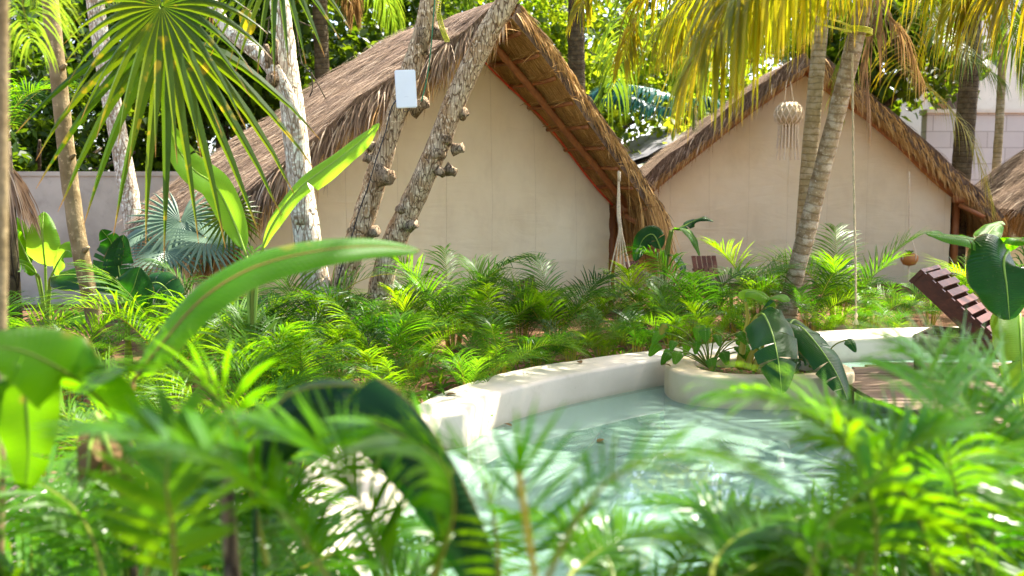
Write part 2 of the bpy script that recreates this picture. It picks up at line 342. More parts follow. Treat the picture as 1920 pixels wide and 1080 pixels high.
def lerp2(a, b, t): return (a[0] + (b[0] - a[0]) * t, a[1] + (b[1] - a[1]) * t)
mb = MB(); rows = []
for t, z in ((0, -.15), (0, RZ - .02), (.05, RZ - .003), (.12, RZ + .002), (.5, RZ + .004), (.9, RZ), (.965, RZ - .006), (1, RZ - .03), (1, WZ - .12), (1, -.62)):
    rows.append([(*lerp2(OUT[i], INN[i], t), z + (.004 * noise.noise(V((*OUT[i], 0)) * 3) if z > 0 else 0)) for i in range(NL)])
mb.grid(rows, (0, 0, .5), 0, True)
kind(mb.build('pool_rim', M['rim'], None, True), 'structure')
mb = MB(); mb.add([(*p, -.62) for p in INN], [tuple(range(NL))], (0, 0, .5))
mb.grid([[(*lerp2(OUT[i], INN[i], 1.012), z) for i in range(NL)] for z in (-.61, WZ - .02)], (0, 0, .5), 0, True)
kind(mb.build('pool_basin', M['basin']), 'structure')
mb = MB(); mb.add([(*lerp2(OUT[i], INN[i], .99), WZ) for i in range(NL)], [tuple(range(NL))], (0, 0, .5))
kind(mb.build('pool_water', M['water']), 'structure')
cen = V((2.8, 6.2, 0)); mb = MB(); rows = []
mid = [V((*lerp2(OUT[i], INN[i], .3), 0)) for i in range(NL)]
for k in (0, .02, .08, .3, 1):
    rows.append([m + (m - cen).normalized() * 90 * k + V((0, 0, (.02 * noise.noise(m * .7 + V((k * 40, 0, 0))) if k and k < .5 else 0))) for m in mid])
mb.grid(rows, (0, 0, .5), 0, True); kind(mb.build('ground', M['ground']), 'structure')

# ------------------------------------------------------------------ plants
def strip(mb, p, d, L, wd, nrm, droop, segs, rnd, mi, prof=None):
    """one blade: starts at p going along d, sagging under its weight"""
    vs = []; at = []; g = V((0, 0, -1))
    for k in range(segs + 1):
        t = k / segs; sd = d.cross(nrm)
        if sd.length < 1e-4: sd = d.orthogonal()
        sd.normalize(); wk = wd * (prof(t) if prof else (0.5 + 1.0 * t) if t < .3 else max(.06, (1 - ((t - .3) / .7) ** 1.7) * .95))
        vs += [p - sd * wk / 2, p + sd * wk / 2]; at += [(-1, t, rnd), (1, t, rnd)]
        p = p + d * (L / segs); d = (d + g * droop / segs).normalized()
    mb.add(vs, [(2 * i, 2 * i + 1, 2 * i + 3, 2 * i + 2) for i in range(segs)], at, mi)

def frond_spine(mb, spine, n, ll, wd, rng, pet=.2, vang=.35, droop=.7, roll=0, segs=3, stem=.010, am=(72, 26), comb=None, miss=0, z0=0, pr=None):
    N = 24; sp_ = catmull(spine, N); lens = [0]
    mb.tube(sp_[::2], [stem * (1 - .85 * i / (N / 2)) for i in range(N // 2 + 1)], 5, 1, z=rng.random())
    frames = []
    for i in range(N + 1):
        t = (sp_[min(i + 1, N)] - sp_[max(i - 1, 0)]).normalized(); s = t.cross(V((0, 0, 1)))
        if s.length < .15: s = frames[-1][1] if frames else V((1, 0, 0))
        s = (s - t * s.dot(t)).normalized()
        if frames and s.dot(frames[-1][1]) < 0: s = -s
        frames.append((t, s, s.cross(t)))
    for i in range(n):
        u = (i + .5) / n; tt = pet + (1 - pet) * u; k = min(int(tt * N), N - 1); f = tt * N - k
        p = sp_[k].lerp(sp_[k + 1], f); t, s, nn = frames[k]
        if roll: q = Matrix.Rotation(roll, 3, t); s = q @ s; nn = q @ nn
        a0 = R(am[0] + (am[1] - am[0]) * u); pf = (math.sin(pi * (.10 + .80 * u)) ** .6) if pr is None else pr(u)
        for sd in (-1, 1):
            if rng.random() < miss: continue
            a = a0 + rng.gauss(0, .07); v = vang + rng.gauss(0, .12)
            side = s * sd * math.cos(v) + nn * math.sin(v)
            d = (t * math.cos(a) + side * math.sin(a)).normalized()
            strip(mb, p, d, ll * pf * rng.uniform(.88, 1.08), wd * rng.uniform(.8, 1.1), nn, droop * rng.uniform(.6, 1.4), segs, min(1, max(0, z0 + rng.random() * .8)), 0)

def arc(L, e0, bend, az=0, wob=0, n=9, pw=1.35, org=(0, 0, 0)):
    p = V(org); pts = [p.copy()]
    for i in range(n):
        t = (i + .5) / n; e = e0 - bend * t ** pw; a = az + wob * t
        p = p + V((math.cos(e) * math.cos(a), math.cos(e) * math.sin(a), math.sin(e))) * (L / n); pts.append(p.copy())
    return pts

rng = random.Random(5)
ARECA = []
for k in range(12):
    mb = MB(); e0 = R(rng.uniform(62, 88)); bend = R(rng.uniform(25, 105))
    frond_spine(mb, arc(1.12, e0, bend, 0, rng.uniform(-.4, .4)), 30, .42, .0165, rng, pet=.24, vang=rng.uniform(.1, .7), droop=rng.uniform(.5, 1.5), segs=4, stem=.007, am=(64, 24), z0=rng.choice([0, 0, .1, .3]))
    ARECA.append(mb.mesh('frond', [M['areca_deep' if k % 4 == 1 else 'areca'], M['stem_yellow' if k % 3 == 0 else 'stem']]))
ANEAR = []
for k in range(5):
    mb = MB(); e0 = R(rng.uniform(60, 82)); bend = R(rng.uniform(70, 120))
    frond_spine(mb, arc(1, e0, bend, 0, rng.uniform(-.3, .3)), 36, .40, .021, rng, pet=.2, vang=rng.uniform(.2, .5), droop=rng.uniform(.5, 1.0), segs=5, stem=.008)
    ANEAR.append(mb.mesh('frond', [M['areca_near'], M['stem_yellow' if k % 3 == 0 else 'stem']]))
cane = MB()
for k in range(7):
    a = k * 2.4; cane.tube([(math.cos(a) * .05, math.sin(a) * .05, -.06), (math.cos(a) * .09, math.sin(a) * .09, .28)], [.014, .008], 6, 0, z=k / 7)
CANE = cane.mesh('stem', [M['stem_yellow']])

def areca(x, y, sc, label, n=11, near=False, azs=None, group='areca palms planted round the pool', extra=(), z=0, deep=False):
    if near and y < 3.3: sc *= 1.3 + (.1 if -.1 < x < .95 else 0); y += .35 if y < 1.9 else .1
    o = thing('areca_palm', (x, y, z), label, 'palm', group)
    inst('stem', CANE, o, sc=sc)
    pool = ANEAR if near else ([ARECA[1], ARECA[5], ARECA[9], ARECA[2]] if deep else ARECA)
    for k in range(n):
        az = (azs[0] + (azs[1] - azs[0]) * rng.random()) if azs else (k * 2.399 + rng.uniform(-.4, .4))
        s = sc * rng.uniform(.7, 1.08) * (1 if k > 3 else .75)
        inst('frond', rng.choice(pool), o, (math.cos(az) * .05, math.sin(az) * .05, 0), az, s)
    for (spn, kw) in extra:
        mb = MB(); frond_spine(mb, [V(p) - V((x, y, z)) for p in spn], rng=rng, **kw)
        mb.build('frond', [M['areca_near'], M['stem']], o)
    return o

def banana_leaf(mb, path, hw, rng, fold=.25, up=(0, 0, 1), tears=5, mi=0, rib=1, droop=.12, N=44, tip=.75, ribr=.011, wave=.008, gap=.012, asym=0):
    pts = catmull(path, N); fr = []; upv = V(up)
    for i in range(N + 1):
        t = (pts[min(i + 1, N)] - pts[max(i - 1, 0)]).normalized(); s = t.cross(upv)
        if s.length < .1: s = fr[-1][1].copy() if fr else t.orthogonal()
        s = (s - t * s.dot(t)).normalized()
        if fr and s.dot(fr[-1][1]) < 0: s = -s
        fr.append((t, s, s.cross(t)))
    L = sum((pts[i + 1] - pts[i]).length for i in range(N))
    mb.tube(pts[::2], [ribr * (1 - .85 * i / (N / 2)) for i in range(N // 2 + 1)], 6, rib)
    rz = rng.random()
    def at(t):
        k = min(int(t * N), N - 1); f = t * N - k; return pts[k].lerp(pts[k + 1], f), fr[k]
    for sd in (-1, 1):
        cuts = sorted(rng.uniform(.12, .93) for _ in range(tears)); cuts = [0.0] + cuts + [1.0]
        for c in range(len(cuts) - 1):
            a, b = cuts[c], cuts[c + 1]
            if b - a < .012: continue
            nr = max(2, int((b - a) * 46)); rows = []; att = []; dr = droop * rng.uniform(.2, 1.8); g = gap if tears else 0
            for r in range(nr + 1):
                t0 = a + (b - a) * r / nr; row = []
                wt = (max(0.0, math.sin(pi * min(1, max(0, t0)) ** tip)) ** .55) * hw * (1 + asym * sd)
                for m in range(6):
                    q = m / 5; te = t0 + q * .05 * (1 - t0) + 0
                    if g: te = te + ((g if r < nr / 2 else -g) * (abs(r - nr / 2) / (nr / 2)) ** 3 * q * (1 if 0 < a or r > nr / 2 else 0) * (1 if b < 1 or r < nr / 2 else 0))
                    te = min(1, max(0, te)); p, (t, s, n) = at(te)
                    fa = fold - q * q * dr * 2.2
                    off = s * sd * math.cos(fa) + n * math.sin(fa)
                    wv = min(wave, .01) * q * math.sin(t0 * 21 + sd + rz * 9) * (1 if wt > .02 else 0)
                    row.append(p + off * (wt * q) + n * wv * hw * 4 + V((0, 0, -1)) * (dr * q * q * wt * .6)); att.append((sd * q, t0 * L * .7, rz * .6 + .2 * rng.random()))
                rows.append(row)
            mb.grid(rows, att, mi)
BM = lambda leaf='banana', rib='midrib': [M[leaf], M[rib]]

def fan_leaf(mb, hub, nrm, down, Rr, n, rng, span=R(335), droop=.5, join=.42, tipdroop=.6, mi=0, segs=7, wd=1.0):
    nrm = V(nrm).normalized(); dn = V(down); dn = (dn - nrm * dn.dot(nrm)).normalized(); sx = nrm.cross(dn)
    dA = span / n
    for i in range(n):
        a = -span / 2 + (i + .5) * dA; Rl = Rr * (.78 + .22 * math.cos(a * .55)) * rng.uniform(.92, 1.04); rz = rng.random() * .7 + (.25 if rng.random() < .12 else 0)
        rows = []; att = []; d0 = dn * math.cos(a) + sx * math.sin(a); tw = rng.uniform(-.1, .1)
        for k in range(segs + 1):
            r = .02 + .98 * k / segs; q = max(0, (r - join * .7) / (1 - join * .7))
            p = V(hub) + d0 * r * Rl + nrm * (.06 * r * Rl * (1 - r)) + V((0, 0, -1)) * (q ** 1.6 * droop * Rl * rng.uniform(.97, 1.03)) - d0 * (q ** 2 * droop * .35 * Rl) + sx * (tw * q * q * Rl * .4)
            hwid = r * Rl * math.tan(dA / 2) * 1.02 if r < join else join * Rl * math.tan(dA / 2) * max(.04, (1 - ((r - join) / (1 - join)) ** 1.5)) * wd
            pd = (-d0 * math.sin(0) + (sx * math.cos(a) - dn * math.sin(a)))
            ridge = nrm * hwid * .7
            rows.append([p - pd * hwid - ridge * .5, p + ridge * .5, p + pd * hwid - ridge * .5]); att += [(-1, r, rz), (0, r, rz), (1, r, rz)]
        mb.grid(rows, att, mi)

# coconut fronds
COCO = {}
def coco_pool(key, leaf, stem, L=3.0, ll=.85, n=78, wd=.034, k=4, droop=(2.2, 3.4), bend=(75, 115), e=(35, 62)):
    out = []
    for i in range(k):
        mb = MB(); frond_spine(mb, arc(L, R(rng.uniform(*e)), R(rng.uniform(*bend)), 0, rng.uniform(-.25, .25), pw=1.1), n, ll, wd, rng, pet=.14, vang=.15, droop=rng.uniform(*droop), segs=6, stem=.035, am=(68, 24))
        out.append(mb.mesh('frond', [M[leaf], M[stem]]))
    COCO[key] = out
coco_pool('gold', 'coco', 'stem_yellow'); coco_pool('green', 'coco_green', 'stem'); coco_pool('dry', 'dry', 'dry', droop=(3, 5), bend=(110, 140), k=2)

def palm(label, path, rad, bark_, crown, cat='palm', group='coconut palms', n=12, pools=('gold', 'green'), sc=1.0, azs=None, dry=2, ring=.06, name='coconut_palm', seg=14):
    pts = catmull(path, 60); o = thing(name, pts[0], label, cat, group)
    mb = MB(); mb.tube(pts, [rad * (1.25 - .35 * min(1, i / 8) - .12 * i / 60) for i in range(61)], seg, 0, .06, len(label), ring); local(mb, pts[0]).build('trunk', M[bark_], o, True)
    if crown:
        top = pts[-1] - pts[0]
        for k in range(n):
            az = azs[k % len(azs)] + rng.uniform(-.2, .2) if azs else k * 2.399 + rng.uniform(-.3, .3)
            inst('frond', rng.choice(COCO[pools[k % len(pools)]]), o, top + V((0, 0, rng.uniform(-.1, .15))), az, sc * rng.uniform(.85, 1.08))
        for k in range(dry): inst('dry_frond', rng.choice(COCO['dry']), o, top + V((0, 0, -.15)), rng.uniform(0, 6.28), sc * .8)
    return o

# ------------------------------------------------------------------ thatched canvas huts
def hut(name, C, th, zp, ze, UL, UR, UE, fp, fe, dbp, dbe, label, rn, under=True, straw=1.0, thick=.19, fl=1.0, red=True, grp='thatched canvas huts'):
    rg = random.Random(rn); t = V((math.cos(th), math.sin(th), 0)); b = V((-math.sin(th), math.cos(th), 0)); C = V((C[0], C[1], 0))
    o = thing(name, C, label, 'hut', grp)
    P = lambda u, f, z: t * u - b * f + V((0, 0, z))
    zr = lambda s: zp - (zp - ze) * (s ** 1.08)
    def S(sg, s, r):
        UEs = UE[0] if sg < 0 else UE[1]; f = fp + (fe - fp) * s; bk = -(dbp + (dbe - dbp) * s)
        return P(sg * s * UEs, f + (bk - f) * r, zr(s) + .05 * noise.noise(V((s * 3, r * 3, sg * 5 + rn))))
    # canvas
    mb = MB(); NU, NZ = 60, 26; rows = []; att = []
    for i in range(NU + 1):
        u = -UL + (UL + UR) * i / NU; UEs = UE[0] if u < 0 else UE[1]; zt = zr(abs(u) / UEs) - .04; row = []
        for j in range(NZ + 1):
            z = zt * j / NZ; e = min(1, min(u + UL, UR - u) / .5)
            bul = .05 * math.sin(pi * j / NZ) * e + .012 * noise.noise(V((u * 1.2, z * 5, rn))) + .035 * noise.noise(V((u * 2 + z * 5, (z - abs(u)) * 3, rn + 3))) * (1 - e) + .006 * math.sin(22 * z + 5 * noise.noise(V((u, z, rn)))) * max(0, 1 - z / 1.3)
            row.append(P(u, bul, z)); att.append((u, z, .5))
        rows.append(row)
    mb.grid(rows, att)
    for sg, U in ((-1, UL), (1, UR)):
        zt = zr(U / (UE[0] if sg < 0 else UE[1])) - .04
        mb.grid([[P(sg * U, -d, zt * j / 6) for j in range(7)] for d in [k * .5 for k in range(9)]], (.1, 1, .5))
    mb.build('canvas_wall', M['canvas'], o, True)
    # thatch slopes
    for sg, nm in ((-1, 'thatch_slope'), (1, 'thatch_slope')):
        mb = MB(); NS, NR = 22, 16
        def nrm(s, r):
            a = S(sg, min(s + .02, 1), r) - S(sg, max(s - .02, 0), r); c = S(sg, s, min(1, r + .05)) - S(sg, s, max(0, r - .05)); n = a.cross(c).normalized()
            return n if n.z > 0 else -n
        top = []; bot = []
        for i in range(NS + 1):
            s = i / NS; top.append([]); bot.append([])
            for j in range(NR + 1):
                r = j / NR; n = nrm(s, r); p = S(sg, s, r); th_ = thick * (.6 + .8 * noise.noise(p * 2.2 + V((rn, 0, 0))) * .4 + .4)
                top[-1].append(p + n * th_); bot[-1].append(p)
        mb.grid(top, (0, 0, .3)); mb.grid(bot, (0, 0, .5), 1)
        mb.grid([[a[0] for a in top], [a[0] for a in bot]], (0, 0, .3)); mb.grid([[a[-1] for a in top], [a[-1] for a in bot]], (0, 0, .3)); mb.grid([top[-1], bot[-1]], (0, 0, .3))
        G_ = V((0, 0, -1)); fw = -b
        for _ in range(int(6500 * straw)):
            s, r = rg.random(), rg.random(); n = nrm(s, r); d = (S(sg, min(1, s + .03), r) - S(sg, max(0, s - .03), r)).normalized()
            d = (d + t * rg.gauss(0, .14) + b * rg.gauss(0, .2) + n * rg.uniform(-.02, .3)).normalized()
            strip(mb, S(sg, s, r) + n * thick * rg.uniform(.75, 1.15), d, rg.uniform(.12, .42), rg.uniform(.008, .022), n, .6, 3, rg.random(), 2)
        for _ in range(int(4600 * straw)):          # gable fringe
            s = rg.random(); n = nrm(s, 0); d = (S(sg, min(1, s + .03), 0) - S(sg, max(0, s - .03), 0)).normalized()
            r0 = abs(rg.gauss(0, .03)); k = rg.random()
            gw = .35 if (sg > 0 and under) else 1.0
            if sg > 0 and under: k = .5 + k * .6
            d = (d * rg.uniform(.3, 1.0) + fw * rg.uniform(.0, .4) * gw + G_ * rg.uniform(.2, 1.0) * gw + V((rg.gauss(0, .15), rg.gauss(0, .15), 0))).normalized()
            strip(mb, S(sg, s, r0) + n * thick * k, d, rg.uniform(.16, .48) * (1.4 if rg.random() < .08 else 1) * (.5 if sg > 0 and under else fl), rg.uniform(.007, .022), (b + V((rg.gauss(0, .4), 0, 0))).normalized(), 1.0, 3, rg.random(), 3 if (sg > 0 or k < .3) else 2)
        for _ in range(int(4200 * straw)):          # hanging eave fringe
            r = rg.random() ** 1.3; s = 1 - abs(rg.gauss(0, .05)); n = nrm(min(1, s), r); d = (S(sg, 1, r) - S(sg, .95, r)).normalized()
            d = (d * rg.uniform(.2, .9) + G_ * rg.uniform(.5, 1.3) + V((rg.gauss(0, .12), rg.gauss(0, .12), 0))).normalized()
            strip(mb, S(sg, min(1, s), r) + n * thick * rg.random(), d, rg.uniform(.25, .75), rg.uniform(.007, .015), n, .9, 3, rg.random(), 3)
        if under and sg > 0:
            for _ in range(1700):
                r = abs(rg.gauss(0, .08)); sx_ = 1 - abs(rg.gauss(0, .07)); n = nrm(min(1, sx_), r); d = (S(sg, 1, r) - S(sg, .95, r)).normalized()
                d = (d * rg.uniform(.2, .8) + fw * rg.uniform(0, .25) + G_ * rg.uniform(.5, 1.2) + V((rg.gauss(0, .1), rg.gauss(0, .1), 0))).normalized()
                strip(mb, S(sg, min(1, sx_), r) + n * thick * rg.random(), d, rg.uniform(.4, .95), rg.uniform(.008, .018), b, .8, 4, rg.random(), 3)
        if under:
            for _ in range(int(2600 * straw)):
                s, r = rg.random(), rg.random() * .45; n = nrm(s, r); d = (S(sg, min(1, s + .03), r) - S(sg, max(0, s - .03), r)).normalized()
                d = (d * rg.choice((1, 1, -1)) + b * rg.gauss(0, .1) - n * rg.uniform(-.02, .1)).normalized()
                strip(mb, S(sg, s, r) - n * rg.uniform(0, .012), d, rg.uniform(.15, .35), rg.uniform(.005, .012), n, .1, 2, rg.random(), 3)
        mb.build(nm, [M['thatch_base'], M['thatch_under'], M['straw_grey'], M['straw_gold']], o)
        # poles
        rm = lambda s: (fp + (fe - fp) * s) / (fp + (fe - fp) * s + dbp + (dbe - dbp) * s)
        q = MB(); q.tube([S(sg, s, rm(s) * .5) - nrm(s, .1) * .065 for s in [0, .1, .3, .5, .7, .88]], .045, 10, 0, .05); q.build('rafter', M['pole'], o, True)
        if under:
            for k in range(9):
                s = .06 + .105 * k; q = MB(); q.tube([S(sg, s, r * rm(s)) - nrm(s, r) * .03 for r in (.02, .3, .7, 1.3)], .026, 7, 0, .1, k)
                q.build('purlin', M['pole'], o, True)
                q = MB()
                for _ in range(40):
                    r = rg.random() * 1.1 * rm(s); d = (b * rg.choice((-1, 1)) + t * rg.gauss(0, .25) + V((0, 0, rg.gauss(0, .2)))).normalized()
                    strip(q, S(sg, s - .018 + rg.gauss(0, .008), r) - nrm(s, r) * rg.uniform(.01, .04), d, rg.uniform(.1, .3), .012, nrm(s, r), .3, 2, rg.random(), 0)
                q.build('straw_binding', M['straw_gold'], o)
        U = (UL if sg < 0 else UR); UEs = UE[0] if sg < 0 else UE[1]; q = MB()
        q.tube([P(sg * U * k / 10, .07, zr(U * k / 10 / UEs) - .07 - .04 * math.sin(k * .9)) for k in range(11)], .013 if red else .035, 7, 0)
        q.build('edge_piping' if red else 'barge_pole', M['red_rope' if red else 'pole_orange'], o, True)
    zt = zr(UR / UE[1])
    for nm, pp, rr_ in (('beam_end', (P(UR - .05, .25, zt - .12), P(UR + .28, .22, zt - .16)), .07), ('brace', (P(UR + .02, .3, zt - .22), P(UR + .34, .5, zt - .42)), .038), ('post', (P(UR + .12, -.1, 0), P(UR + .12, -.1, zt - .1)), .06), ('post', (P(-UL - .05, -.1, 0), P(-UL - .05, -.1, zt - .05)), .06)):
        q = MB(); q.tube(pp, rr_, 12, 0, .06); q.build(nm, M['pole'], o, True)
    q = MB(); q.tube([P(0, fp * .93, zp - .06), P(0, -dbp, zp - .06)], .05, 10, 0, .05); q.build('ridge_pole', M['pole'], o, True)
    return o

hut('canvas_hut', (-.63, 12.0), R(33), 3.42, 1.06, 2.68, 2.29, (3.12, 2.7), 1.15, .55, 1.25, 2.9, 'largest cream canvas hut, its thatched overhang showing red poles underneath, behind the forked trees', 1)
hut('canvas_hut', (4.75, 16.5), R(-3), 3.52, 1.0, 3.05, 2.45, (3.2, 3.05), .55, .35, 2.2, 4.0, 'cream canvas hut behind the leaning coconut palm, with a macrame lantern under its gable', 2, under=False, straw=.7, fl=.6, red=False)
hut('canvas_hut', (10.75, 15.2), R(6), 3.2, 1.1, 1.9, 1.9, (2.35, 2.35), .5, .4, 2.0, 3.4, 'thatched hut corner cut off by the right edge, with a dark opening below', 3, under=False, straw=.4, red=False)

# ------------------------------------------------------------------ walls and building behind
mb = MB(); ztop = W(100, 330, 13.6).z
mb.box((-8.0, 13.6, ztop / 2), (9.0, .2, ztop)); mb.box((-8.0, 13.6, ztop + .03), (9.02, .25, .06))
tag(mb.build('garden_wall', M['concrete']), 'stained grey concrete garden wall behind the slim trunk at the left', 'wall')
x0 = W(1735, 300, 22).x
o = thing('block_building', (x0, 22, 0), 'white block building with a brown window at the upper right', 'building')
zt = W(1800, 212, 22).z
q = MB(); q.box((4.5, .15, zt / 2), (9, .3, zt)); q.build('block_wall', M['blocks'], o)
q = MB(); q.box((4.5, .12, zt + .04), (9.1, .4, .08)); q.build('wall_coping', M['cream'], o)
q = MB(); q.box((5.1, 2.5, zt + 1.5), (9.6, .3, 6.0)); q.build('upper_wall', M['cream'], o)
wx = W(1783, 150, 24.3).x - x0; wz = W(1783, 140, 24.3).z
f = MB(); f.box((wx, 2.30, wz), (.62, .14, 2.0)); f = f.build('window', M['pole'], o)
q = MB(); q.box((wx + .08, 2.21, wz), (.38, .03, 1.9)); q.build('shutter_panel', M['deckwood'], f)
q = MB(); q.box((wx + .36, 2.26, wz), (.08, .2, 2.1)); q.build('window_frame', M['cream'], f)
mb = MB(); rows = [[V((2.2 + i * .25, 20 + j * .8, 2.0 + .55 * math.sin(i * .22) + .1 * j + .03 * math.sin(i * 2.7))) for j in range(5)] for i in range(13)]
mb.grid(rows, (0, 0, .5)); mb.grid([[p - V((0, 0, .12)) for p in r] for r in rows], (0, 0, .5))
mb.box((2.5, 21, 1.0), (.2, .2, 2)); mb.box((4.8, 21, 1.0), (.2, .2, 2))
tag(mb.build('shed_roof', M['roofmetal'], None, True), 'low dark grey roof seen in the dip between the two large thatched roofs', 'roof')

# ------------------------------------------------------------------ background trees
def crown_mesh(n, rx, ry, rz_, size, seed, mat, clump=26, cs=.42):
    rg = random.Random(seed); mb = MB(); cl = []
    for _ in range(clump):
        while True:
            p = V((rg.uniform(-1, 1), rg.uniform(-1, 1), rg.uniform(-1, 1)))
            if p.length < 1: break
        cl.append((V((p.x * rx, p.y * ry, p.z * rz_)), rg.uniform(.5, 1.25) * cs * rx, rg.random()))
    for _ in range(n):
        c, r, z = rg.choice(cl); d = V((rg.gauss(0, 1), rg.gauss(0, 1), rg.gauss(0, .8))).normalized() * r * rg.random() ** .4
        p = c + d; s = size * rg.uniform(.5, 1.3); a = V((rg.gauss(0, 1), rg.gauss(0, 1), rg.gauss(-.5, .6))).normalized(); nn = V((rg.gauss(0, .6), rg.gauss(0, .6), 1)).normalized(); sd = a.cross(nn).normalized() * s * .32
        zz = min(1, max(0, z * .6 + rg.random() * .5))
        mb.add([p - a * s / 2, p + sd, p + a * s / 2 - V((0, 0, s * .15)), p - sd], [(0, 1, 2, 3)], [(0, 0, zz), (0, .4, zz), (0, .9, zz), (0, .4, zz)])
    return mb.mesh('crown', [mat])
CR = [crown_mesh(5200, 2.6, 2.2, 2.4, .24, 1, M['bg1']), crown_mesh(5200, 2.4, 2.4, 2.9, .20, 2, M['bg2']), crown_mesh(4200, 2.2, 1.8, 1.6, .30, 3, M['bg1'], 18)]
def tree(x, y, h, k, sc, label, lean=0):
    o = thing('broadleaf_tree', (x, y, 0), label, 'tree', 'trees behind the huts')
    q = MB(); pts = catmull([(0, 0, -.1), (lean * .3, 0, h * .35), (lean, .1, h * .7), (lean * 1.2, 0, h)], 14)
    q.tube(pts, [.2 * sc * (1 - .6 * i / 14) for i in range(15)], 9, 0, .1)
    for a in range(5):
        an = a * 1.3; p = pts[9 + a % 3]; q.tube([p, p + V((math.cos(an) * .7, math.sin(an) * .7, .6)), p + V((math.cos(an) * 1.6, math.sin(an) * 1.6, 1.0))], [.08, .05, .02], 6, 0, .1)
    q.build('trunk', M['bark_dark'], o, True); inst('crown', CR[k], o, (lean, 0, h), x, sc)
TR = [(-12.5, 20, 3.0, 0, 1.1, 'dense dark tree above the grey wall at the far left'), (-9.6, 17.5, 3.4, 0, .9, 'dark leafy tree behind the slim left trunk'),
      (-7.2, 20.5, 3.0, 0, .95, 'dark green tree behind the big fan leaf'), (-5.2, 18, 4.2, 0, .9, 'dark tree behind the twin pale trunks'),
      (-3.2, 22, 4.6, 0, 1.0, 'dark green tree above the left thatch slope'), (-1.0, 24, 5.6, 1, 1.0, 'pale leafy tree behind the trunk that carries the white box'),
      (2.0, 23, 3.6, 1, 1.1, 'yellow-green sunlit tree in the gap between the two large huts'), (4.6, 25, 4.2, 1, 1.1, 'sunlit tree behind the second hut gable'),
      (-7.6, 15.9, 1.7, 2, .55, 'low dark bush just over the grey garden wall'), (-10.2, 15.7, 1.9, 2, .6, 'rounded bush over the garden wall at the left frame edge'),
      (-11.0, 24, 6.2, 0, 1.3, 'tall dark tree filling the top left corner behind the wall'), (-6.8, 25, 6.4, 0, 1.2, 'tall dark tree behind the crown of the big fan palm'), (7.6, 21.0, 4.6, 2, .9, 'dark green tree in front of the block building'), (1.1, 20, 1.7, 2, .6, 'small dark bush low between the huts')]
for a in TR: tree(*a)
rg = random.Random(77); mb = MB()
for c in range(200):
    cx, cy_, cz, cr = rg.uniform(-24, 24), rg.uniform(27, 34), rg.uniform(.3, 12), rg.uniform(1.1, 2.6); z = rg.random()
    for _ in range(190):
        d = V((rg.gauss(0, 1), rg.gauss(0, 1), rg.gauss(0, .8))).normalized() * cr * rg.random() ** .45; p = V((cx, cy_, cz)) + d; s = rg.uniform(.2, .5)
        a = V((rg.gauss(0, 1), rg.gauss(0, 1), rg.gauss(-.5, .6))).normalized(); sd = a.cross(V((rg.gauss(0, .6), rg.gauss(0, .6), 1)).normalized()).normalized() * s * .35
        zz = min(1, z * .6 + rg.random() * .4); mb.add([p - a * s / 2, p + sd, p + a * s / 2, p - sd], [(0, 1, 2, 3)], [(0, 0, zz)] * 4)
kind(mb.build('far_woods', M['bg1']), 'stuff')

# ------------------------------------------------------------------ palms
def ph(l): return Ws(l)
LEAN = palm('leaning coconut palm with ringed grey trunk, tied with yellow rope, rising behind the round planter',
     ph([(1468, 618, 10.9), (1484, 545, 10.9), (1508, 450, 10.8), (1535, 345, 10.7), (1562, 240, 10.6), (1590, 130, 10.5), (1618, 10, 10.4), (1640, -120, 10.3), (1655, -240, 10.2)]), .108, 'palm_bark', True, n=13, sc=1.0, dry=1)
UPR = palm('upright tan coconut trunk directly behind the leaning palm, in front of the second hut',
     ph([(1502, 560, 14.2), (1507, 450, 14.2), (1514, 330, 14.2), (1526, 200, 14.2), (1536, 80, 14.2), (1546, -60, 14.2), (1556, -260, 14.2)]), .125, 'palm_bark_green', True, n=12, pools=('green', 'gold', 'green'), sc=1.0, dry=1)
DARKP = palm('dark palm trunk before the white block building', ph([(1780, 560, 17), (1795, 400, 17), (1808, 260, 17), (1818, 140, 17), (1822, 60, 17), (1822, -60, 17)]), .19, 'palm_bark_dark', True, n=12, pools=('green',), sc=1.0, dry=1)
palm('thin bare palm trunk to the right of the dark palm, by the block wall', ph([(1868, 480, 19), (1866, 360, 19), (1874, 230, 19), (1880, 90, 19), (1884, -90, 19)]), .09, 'palm_bark_green', True, n=8, pools=('green',), dry=1, sc=.8)
palm('pale coconut trunk rising behind the left garden plants to the grey wall', ph([(262, 520, 12.2), (252, 440, 12.2), (236, 330, 12.2), (215, 220, 12.2), (195, 110, 12.2), (178, 0, 12.2), (165, -160, 12.2)]), .13, 'bark_white', True, n=9, pools=('green', 'green', 'gold'), ring=.03, dry=1)
palm('dark slender palm with hanging fronds just behind the large hut, left half of the picture', ph([(610, 420, 17), (606, 200, 17), (600, 20, 17), (598, -60, 17)]), .15, 'palm_bark_dark', True, n=13, pools=('green',), sc=1.1, dry=3)
palm('shaggy palm behind the gap between the two large huts', ph([(1086, 420, 20), (1082, 200, 20), (1080, 60, 20), (1082, -110, 20)]), .2, 'palm_bark_dark', True, n=12, pools=('green', 'gold'), sc=1.0, dry=3)
